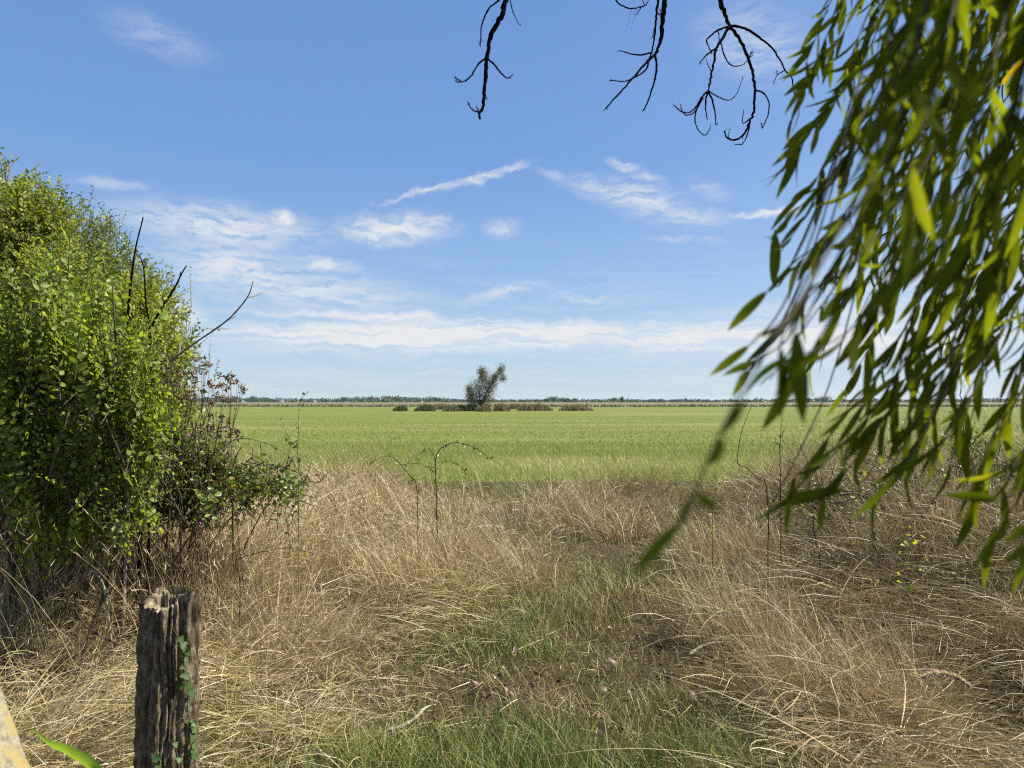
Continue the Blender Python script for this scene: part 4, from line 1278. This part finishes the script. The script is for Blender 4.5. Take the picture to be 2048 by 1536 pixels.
shoots = [
    # start, via, end (photo pixels), distance, leaf length
    ((1790, -150), (1690, 60), (1625, 150), 1.35, .105), ((1830, -120), (1710, 150), (1590, 280), 1.25, .11), ((1880, -120), (1740, 200), (1600, 400), 1.15, .11),
    ((1830, 60), (1700, 300), (1575, 440), 1.12, .105), ((1880, 100), (1730, 370), (1585, 540), 1.05, .11), ((1800, -140), (1740, 20), (1690, 140), 1.3, .1), ((1730, -170), (1670, -20), (1610, 130), 1.3, .1), ((1740, -120), (1650, 80), (1590, 230), 1.25, .1), ((1760, 20), (1680, 180), (1570, 330), 1.15, .1), ((1790, 150), (1660, 360), (1550, 520), 1.1, .1),
    ((2080, 720), (2000, 850), (1930, 970), 1.0, .1), ((2120, 800), (2060, 960), (1990, 1060), .95, .1), ((2150, 900), (2090, 1010), (2040, 1110), .8, .1), ((1950, 660), (1870, 820), (1800, 960), 1.1, .1), ((2020, 620), (1950, 780), (1860, 930), 1.05, .1),
    ((2060, 560), (1960, 740), (1870, 900), .95, .1), ((2180, 760), (2090, 920), (2010, 1070), 1.0, .1), ((2110, 620), (2020, 800), (1940, 960), 1.1, .1), ((1990, 520), (1880, 720), (1780, 900), 1.05, .1), ((2200, 860), (2130, 980), (2060, 1130), .85, .1),
    ((1820, 640), (1700, 820), (1570, 980), 1.1, .1), ((1860, 680), (1740, 880), (1640, 1000), 1.0, .1),
    ((1860, 250), (1700, 500), (1555, 660), 1.0, .11), ((1840, 380), (1690, 590), (1590, 760), .78, .11), ((1860, 420), (1720, 640), (1560, 730), .72, .105),
    ((1760, 460), (1600, 600), (1480, 760), .62, .05), ((1700, 520), (1620, 640), (1540, 760), .9, .06),
    ((1930, 150), (1810, 440), (1730, 720), 1.0, .11), ((1960, 280), (1840, 590), (1710, 840), 1.05, .105), ((1900, 520), (1760, 800), (1600, 960), 1.0, .11), ((1880, 600), (1740, 830), (1580, 990), 1.05, .1),
    ((2000, 430), (1890, 680), (1680, 930), 1.05, .105), ((1960, 600), (1830, 850), (1740, 1010), .95, .10), ((2050, 480), (1900, 760), (1790, 960), 1.0, .11),
    ((2080, 380), (1980, 680), (1900, 930), 1.15, .11), ((2120, 500), (2020, 780), (1950, 990), 1.05, .11), ((2160, 560), (2080, 840), (1990, 1000), 1.1, .11), ((2200, 700), (2120, 920), (2040, 1090), .9, .1),
    ((2180, 650), (2060, 880), (1960, 980), 1.0, .11), ((2100, 250), (1990, 520), (1880, 800), 1.3, .11), ((2060, 200), (1930, 500), (1800, 780), 1.25, .11),
    # the dense top corner
    ((1820, -180), (1790, 40), (1740, 300), .68, .10), ((1900, -180), (1830, 80), (1760, 400), .62, .11), ((1960, -180), (1880, 120), (1800, 420), .58, .10), ((2020, -180), (1930, 150), (1830, 500), .66, .10),
    ((2060, -160), (1980, 150), (1880, 520), .62, .10), ((2120, -120), (2030, 200), (1920, 560), .68, .10), ((2180, -60), (2080, 260), (1980, 600), .9, .11), ((2240, 40), (2130, 360), (2030, 680), .95, .11),
    ((1860, -160), (1780, 60), (1690, 260), 1.0, .11), ((1930, -160), (1850, 150), (1720, 450), .95, .11), ((1990, -160), (1900, 200), (1780, 560), 1.0, .11), ((2050, -100), (1960, 300), (1850, 620), 1.05, .11),
    ((2140, 120), (2050, 420), (1960, 720), 1.05, .11), ((2200, 250), (2110, 540), (2030, 800), 1.1, .11), ((1850, -100), (1810, 200), (1700, 540), 1.1, .11), ((1900, 0), (1820, 300), (1650, 560), 1.15, .11),
    ((2100, -150), (2060, 100), (2000, 400), .7, .11), ((1980, -160), (1900, 20), (1860, 250), .7, .11), ((1880, -160), (1800, 100), (1730, 330), .7, .11), ((2200, -150), (2140, 100), (2060, 350), .8, .11)]
for n in range(11):                                               # deeper layers
    sx = 1850 + 450 * R.random()
    L_ = 350 + 350 * R.random()
    sy = -150 + 420 * R.random()
    shoots.append(((sx, sy), (sx - .28 * L_, sy + .5 * L_), (sx - .5 * L_ - 30, sy + L_), 1.3 + .8 * R.random(), .11))


def shoot(n, s, v, e, d, ll, step=.021, keep=.95, name='hanging_shoot'):
    A, Bm, E2 = at(*s, d + .12), at(*v, d + .03), at(*e, d - .03)
    up_ = A + nrm(A - Bm) * .25 + np.array([.05, 0, .15])
    P = smooth_line([up_, A, Bm, E2], 9)
    seg = np.linalg.norm(np.diff(P, axis=0), axis=1)
    sl_ = np.concatenate([[0], np.cumsum(seg)])
    q = np.arange(.05, sl_[-1], step)
    q = q[R.random(len(q)) < keep]
    b = np.stack([np.interp(q, sl_, P[:, c]) for c in range(3)], -1)
    T = nrm(np.gradient(P, axis=0))
    T = nrm(np.stack([np.interp(q, sl_, T[:, c]) for c in range(3)], -1))
    m = len(q)
    ll = ll * .74
    sd = nrm(np.cross(T, R.normal(size=(m, 3))))
    dr = nrm(T * .9 + sd * (.26 + .28 * R.random((m, 1))) + np.array([-.10, 0, -.38]))
    upv = nrm(R.normal(size=(m, 3)) * .8 + np.array([.45, .1, .5]))
    tw, lf = MB(), MB()
    tube(tw, P, .0015, .0007, 5)
    tn = np.where(R.random(m) < .018, 1.0, .46 + .16 * R.normal(size=m) * .6)
    leaves(lf, T_WILLOW, b, dr, upv, ll * (.7 + .5 * R.random(m)), 1.0 + .25 * (R.random(m) - .5), np.clip(tn, 0, 1), R.normal(size=m) * .13)
    o = tw.build(name, M_WILLOWTWIG, willow, True)
    lf.build('leaves', M_WILLOW, o, True)


for n, (s, v, e, d, ll) in enumerate(shoots):
    sparse = n in (9, 10)
    shoot(n, s, v, e, d, ll, .05 if sparse else (.019 if e[1] < 620 else .030), .86)
# one long bare shoot close to the lens with a few leaves near its end
P = smooth_line([at(1700, 430, .60), at(1600, 600, .50), at(1530, 700, .44), at(1450, 850, .41), at(1395, 970, .40), at(1360, 1050, .395)], 8)
tw, lf = MB(), MB()
tube(tw, P, .0012, .0009, 6)
lb_ = [((1360, 1045), (1262, 1148), .395, .8), ((1388, 985), (1440, 1025), .40, 1.5), ((1420, 930), (1455, 880), .41, 1.5), ((1440, 870), (1500, 800), .415, .8), ((1385, 990), (1352, 1062), .40, 1.0)]
for (a, b, d, wd_) in lb_:
    pa, pb = at(*a, d), at(*b, d)
    leaves(lf, T_WILLOW, [pa], [pb - pa], [[.2, -.9, .3]], [np.linalg.norm(pb - pa)], wd_ * 1.75, .5, np.array([.08]))
o = tw.build('hanging_shoot', M_WILLOWTWIG, willow, True)
lf.build('leaves', M_WILLOW, o, True)
# single leaves on the outer rim
rim_lv = [((1535, 582), (1452, 656), .85), ((1500, 690), (1420, 750), .80), ((1520, 720), (1445, 745), .8), ((1545, 1005), (1530, 1048), 1.0), ((1500, 740), (1460, 790), .9), ((1690, 980), (1540, 1000), 1.0),
          ((1790, 950), (1712, 1044), .85), ((1840, 880), (1808, 955), 1.0), ((2000, 1000), (1895, 985), .9), ((2100, 1030), (2005, 1080), .6), ((2110, 1060), (2005, 1125), .55), ((1545, 570), (1560, 455), 1.1), ((1600, 660), (1560, 800), .62), ((1590, 660), (1605, 850), .6), ((1560, 690), (1570, 840), .62)]
for (a, b, d) in rim_lv:
    tw, lf = MB(), MB()
    pa, pb = at(*a, d), at(*b, d)
    leaves(lf, T_WILLOW, [pa], [pb - pa], [nrm(R.normal(size=3) * .4 + np.array([.3, -.8, .3]))], [np.linalg.norm(pb - pa)], 1.35, .5, np.array([.1]))
    tube(tw, smooth_line([pa, pa + nrm(pa - pb) * .02 + np.array([.02, 0, .03]), pa + np.array([.10, .05, .16]), pa + np.array([.16, .08, .32])], 4), .0010, .0014, 4)
    o = tw.build('hanging_shoot', M_WILLOWTWIG, willow, True)
    lf.build('leaves', M_WILLOW, o, True)

# ------------------------------------------------------------------ the middle distance: tamarisk and rush clumps
tb = gp(958, 119)
tam = thing('tamarisk_tree', 'wispy grey green tree leaning to the right in the middle of the field', 'tree', tb)
tk, cr = MB(), MB()
limbs = []
crown = [(945, 800, .9), (960, 795, 1.1), (955, 775, 1.0), (972, 770, .9), (968, 755, .8), (985, 765, .6), (965, 750, .6), (1000, 745, .35), (990, 755, .5), (940, 790, .6), (980, 780, .8), (962, 742, .35), (1003, 738, .25), (1005, 757, .35), (975, 800, .8), (938, 778, .35)]
for (px, py, r) in crown:
    c = at(px, py, 119 + R.normal() * .8)
    tube(tk, smooth_line([tb + np.array([R.normal() * .3, 0, 0]), (tb + c) / 2 + np.array([-.2, 0, .3]), c], 5), .09, .03, 5)
    n = int(820 * r ** .7)
    p = c + R.normal(size=(n, 3)) * max(r, .5) * np.array([.62, .7, .72])
    leaves(cr, T_DIAMOND, p, R.normal(size=(n, 3)) * .6 + np.array([.35, 0, .9]), R.normal(size=(n, 3)), .14 + .20 * R.random(n), .5, .5)
tk.build('trunk', M_TRUNK, tam)
cr.build('crown', M_TAMARISK, tam)


def rush(label, px, py, d, wpx, hpx, tint, n, cat='rushes', name='rush_clump', group='rush clumps across the field'):
    c = gp(px, d)
    wm, hm = wpx / FPX * d / 2, hpx / FPX * d
    mb = MB()
    x = c[0] + (R.random(n) * 2 - 1) * wm
    y = d + R.normal(size=n) * .7
    env = np.sqrt(np.maximum(1 - ((x - c[0]) / (wm * 1.04)) ** 2, .05)) * (.35 + 1.1 * fbm(x * 1.1, y * .3, 5))
    blades(mb, np.stack([x, y, np.full(n, .0)], -1), hm * env * (.6 + .6 * R.random(n) ** 2), R.random(n) * .25, .15 + .6 * R.random(n), R.random(n) * 6.28, .13, 4, 0, np.clip(tint + .12 * R.normal(size=n), 0, 1))
    return tag(mb.build(name, M_RUSH, loc=c), label, cat, group)


rush('small dark rush clump, first on the left, standing alone', 800, 822, 118, 26, 11, .15, 700)
rush('green topped rush clump second from the left', 850, 822, 118, 40, 13, .2, 1000)
rush('brown rush clump left of the leaning tree', 903, 824, 114, 34, 13, .5, 1000)
rush('dark green bush at the foot of the leaning tree', 932, 822, 118, 44, 18, .12, 1300)
rush('reddish rush clump right in front of the leaning tree', 968, 825, 112, 32, 14, .55, 900)
rush('low brown rush clump just right of the leaning tree', 1004, 823, 116, 34, 14, .58, 900)
rush('long brown rush bed right of the leaning tree', 1070, 821, 121, 70, 16, .62, 1800)
rush('farthest brown rush bed on the right, standing apart', 1152, 821, 121, 68, 13, .66, 1600)
rush('pale rush clump behind the leaning tree', 880, 818, 140, 60, 12, .62, 900)
rush('low rush row behind the long brown bed', 1050, 816, 150, 90, 11, .55, 1000)
# rough dry growth along the far edge of the field
n = 9000
x = (R.random(n) * 2 - 1) * 260
y = 206 + 60 * R.random(n) ** 2
mb = MB()
blades(mb, np.stack([x, y, np.zeros(n)], -1), (.4 + .7 * R.random(n)) * (.3 + 1.0 * fbm(x * .05, y * .05, 15)), .1, .5, R.random(n) * 6.28, .25, 3, 0, np.clip(.34 + .18 * R.normal(size=n) * .6 - .3 * sst(.5, .7, fbm(x * .03, y * .1, 25)), 0, 1))
tag(mb.build('rough_grass', M_RUSH), 'tall bleached grass edging the far side of the green field', 'rough grass', kind='stuff')

# ------------------------------------------------------------------ horizon: wood, single trees, farmhouses, masts
M_FAR = leaf_mat('far_foliage', [(0, (.03, .055, .028)), (.5, (.05, .08, .038)), (1, (.085, .11, .05))], trans=.15, nscale=.02, nvar=(.6, 1.3))


def clump(mb, c, rx, rz, n, leaf):
    p = c + nrm(R.normal(size=(n, 3))) * np.array([rx, rx, rz]) * (R.random((n, 1)) ** .4)
    p[:, 2] = np.maximum(p[:, 2], .1)
    leaves(mb, T_DIAMOND, p, R.normal(size=(n, 3)), R.normal(size=(n, 3)), leaf * (.6 + .8 * R.random(n)), 1.4, .5)


mb = MB()
for k in range(1500):
    yy = 1350 + 350 * R.random()
    xx = (R.random() * 2 - 1) * yy * .95
    h = 3.0 + 6 * sst(.3, .75, fbm(np.array(xx * .011), np.array(2.0), 33)) + 2.5 * R.random() ** 2 + 2.5 * sst(.60, .8, fbm(np.array(xx * .028), np.array(5.0), 37))
    if xx > yy * .1:
        h *= .8
    clump(mb, np.array([xx, yy, h * .5]), 4.5 + 6 * R.random(), h * .55, 40, 3.6)
tag(mb.build('distant_wood', M_FAR), 'low dark wood running along the whole horizon', 'wood', kind='stuff')
for k, (px, d, h, wd_, lab) in enumerate([
        (1090, 900, 7.5, 5, 'round dark tree on the horizon right of the leaning tree'), (1106, 920, 9.0, 4, 'pointed dark tree beside the round one on the horizon'), (1228, 880, 6.8, 7, 'broad dark tree on the horizon, right of centre'),
        (1243, 900, 7.8, 4, 'narrow dark tree beside the broad one on the horizon'), (415, 700, 6.0, 7, 'wide dark tree on the horizon behind the withered weeds'), (1650, 800, 8.5, 8, 'rounded tree on the horizon seen through the willow leaves'), (1612, 820, 6.5, 5, 'smaller tree on the horizon left of the rounded one behind willow leaves'),
        (1135, 950, 5.5, 6, 'low bushy tree on the horizon between the dark trees'), (872, 1000, 6.4, 4, 'small tree on the horizon left of the leaning tree')]):
    b = gp(px, d)
    root = thing('far_tree', lab, 'tree', b, 'single trees on the horizon')
    tk, cr = MB(), MB()
    tube(tk, [b, b + np.array([0, 0, h * .6])], .35, .2, 6)
    for q in range(9):
        clump(cr, b + np.array([R.normal() * wd_ * .45, R.normal() * wd_ * .4, h * (.35 + .4 * R.random())]), wd_ * .5, h * .25, 60, .9)
    tk.build('trunk', M_TRUNK, root)
    cr.build('crown', M_FAR, root)

m_wall, t_, o_ = new_mat('white_render')
nn = t_.noise(t_.node('ShaderNodeNewGeometry').outputs['Position'], .8, 3)
t_.l.new(t_.node('ShaderNodeBsdfPrincipled', {'Base Color': t_.mix(nn, (.30, .28, .25), (.42, .40, .36)), 'Roughness': .9}).outputs[0], o_.inputs[0])
m_roof, t_, o_ = new_mat('clay_roof')
nn = t_.noise(t_.node('ShaderNodeNewGeometry').outputs['Position'], 2.0, 3)
t_.l.new(t_.node('ShaderNodeBsdfPrincipled', {'Base Color': t_.mix(nn, (.16, .12, .10), (.22, .17, .14)), 'Roughness': .9}).outputs[0], o_.inputs[0])
m_metal, t_, o_ = new_mat('grey_mast')
nn = t_.noise(t_.node('ShaderNodeNewGeometry').outputs['Position'], 3.0, 3)
t_.l.new(t_.node('ShaderNodeBsdfPrincipled', {'Base Color': t_.mix(nn, (.2, .2, .2), (.32, .32, .32)), 'Roughness': .6}).outputs[0], o_.inputs[0])
for px, d, wd_, lab in ((560, 1250, 12, 'low white farmhouse on the horizon, leftmost'), (626, 1250, 9, 'white cottage on the horizon left of the leaning tree'), (1083, 1150, 13, 'farmhouse with clay roof beside dark trees on the horizon'), (868, 1280, 11, 'small white house on the horizon near the leaning tree')):
    b = gp(px, d)
    root = thing('farmhouse', lab, 'house', b, 'farmhouses on the horizon')
    mw, mr = MB(), MB()
    x0, x1, y0, y1, zh, zr = b[0] - wd_ / 2, b[0] + wd_ / 2, d - 3, d + 3, 2.8, 4.6
    v = [(x, y_, z) for z in (0, zh) for (x, y_) in ((x0, y0), (x1, y0), (x1, y1), (x0, y1))]
    mw.add(v, [(0, 1, 5, 4), (1, 2, 6, 5), (2, 3, 7, 6), (3, 0, 4, 7)])
    mw.build('wall', m_wall, root)
    e = .4
    mr.add([(x0 - e, y0 - e, zh - .1), (x1 + e, y0 - e, zh - .1), (x1 + e, y1 + e, zh - .1), (x0 - e, y1 + e, zh - .1), (x0 - e, d, zr), (x1 + e, d, zr)], [(0, 1, 5, 4), (2, 3, 4, 5), (0, 3, 2, 1)], [(0, 4, 3), (1, 2, 5)])
    mr.build('roof', m_roof, root)
    mo = MB()
    for wx in (-.3, 0.05, .3):
        cx_ = b[0] + wx * wd_
        mo.add([(cx_ - .5, y0 - .03, .9), (cx_ + .5, y0 - .03, .9), (cx_ + .5, y0 - .03, 2.2), (cx_ - .5, y0 - .03, 2.2)], [(0, 1, 2, 3)])
    mo.build('windows', m_metal, root)
for px, d, h, arm, lab in ((1684, 420, 8.6, 1.4, 'wooden utility pole with a crossarm seen between willow leaves'), (848, 1500, 21, 0, 'thin lattice mast on the horizon left of the leaning tree'), (1257, 1500, 22, 0, 'thin mast on the horizon right of the broad dark tree')):
    b = gp(px, d)
    root = thing('utility_pole' if arm else 'radio_mast', lab, 'pole' if arm else 'mast', b)
    mb = MB()
    tube(mb, [b, b + np.array([0, 0, h])], .16 if arm else .3, .11, 8)
    mb.build('pole' if arm else 'mast_tube', m_metal, root)
    if arm:
        mb = MB()
        tube(mb, [b + np.array([-arm, -.2, h - .5]), b + np.array([arm, -.2, h - .5])], .08, .08, 6)
        mb.build('crossarm', m_metal, root)

# ------------------------------------------------------------------ the air: a thin summer haze over the plain
hz, t_, o_ = new_mat('summer_haze')
t_.l.new(t_.node('ShaderNodeVolumePrincipled', {'Color': (.80, .88, 1.0, 1), 'Density': .00005, 'Anisotropy': .2}).outputs[0], o_.inputs['Volume'])
mb = MB()
HX, HY0, HY1, HZ0, HZ1 = 9200., -60., 9200., -2., 26.
mb.add([(x, y, z) for z in (HZ0, HZ1) for (x, y) in ((-HX, HY0), (HX, HY0), (HX, HY1), (-HX, HY1))],
       [(3, 2, 1, 0), (4, 5, 6, 7), (0, 1, 5, 4), (1, 2, 6, 5), (2, 3, 7, 6), (3, 0, 4, 7)])
tag(mb.build('haze', hz), kind='stuff')
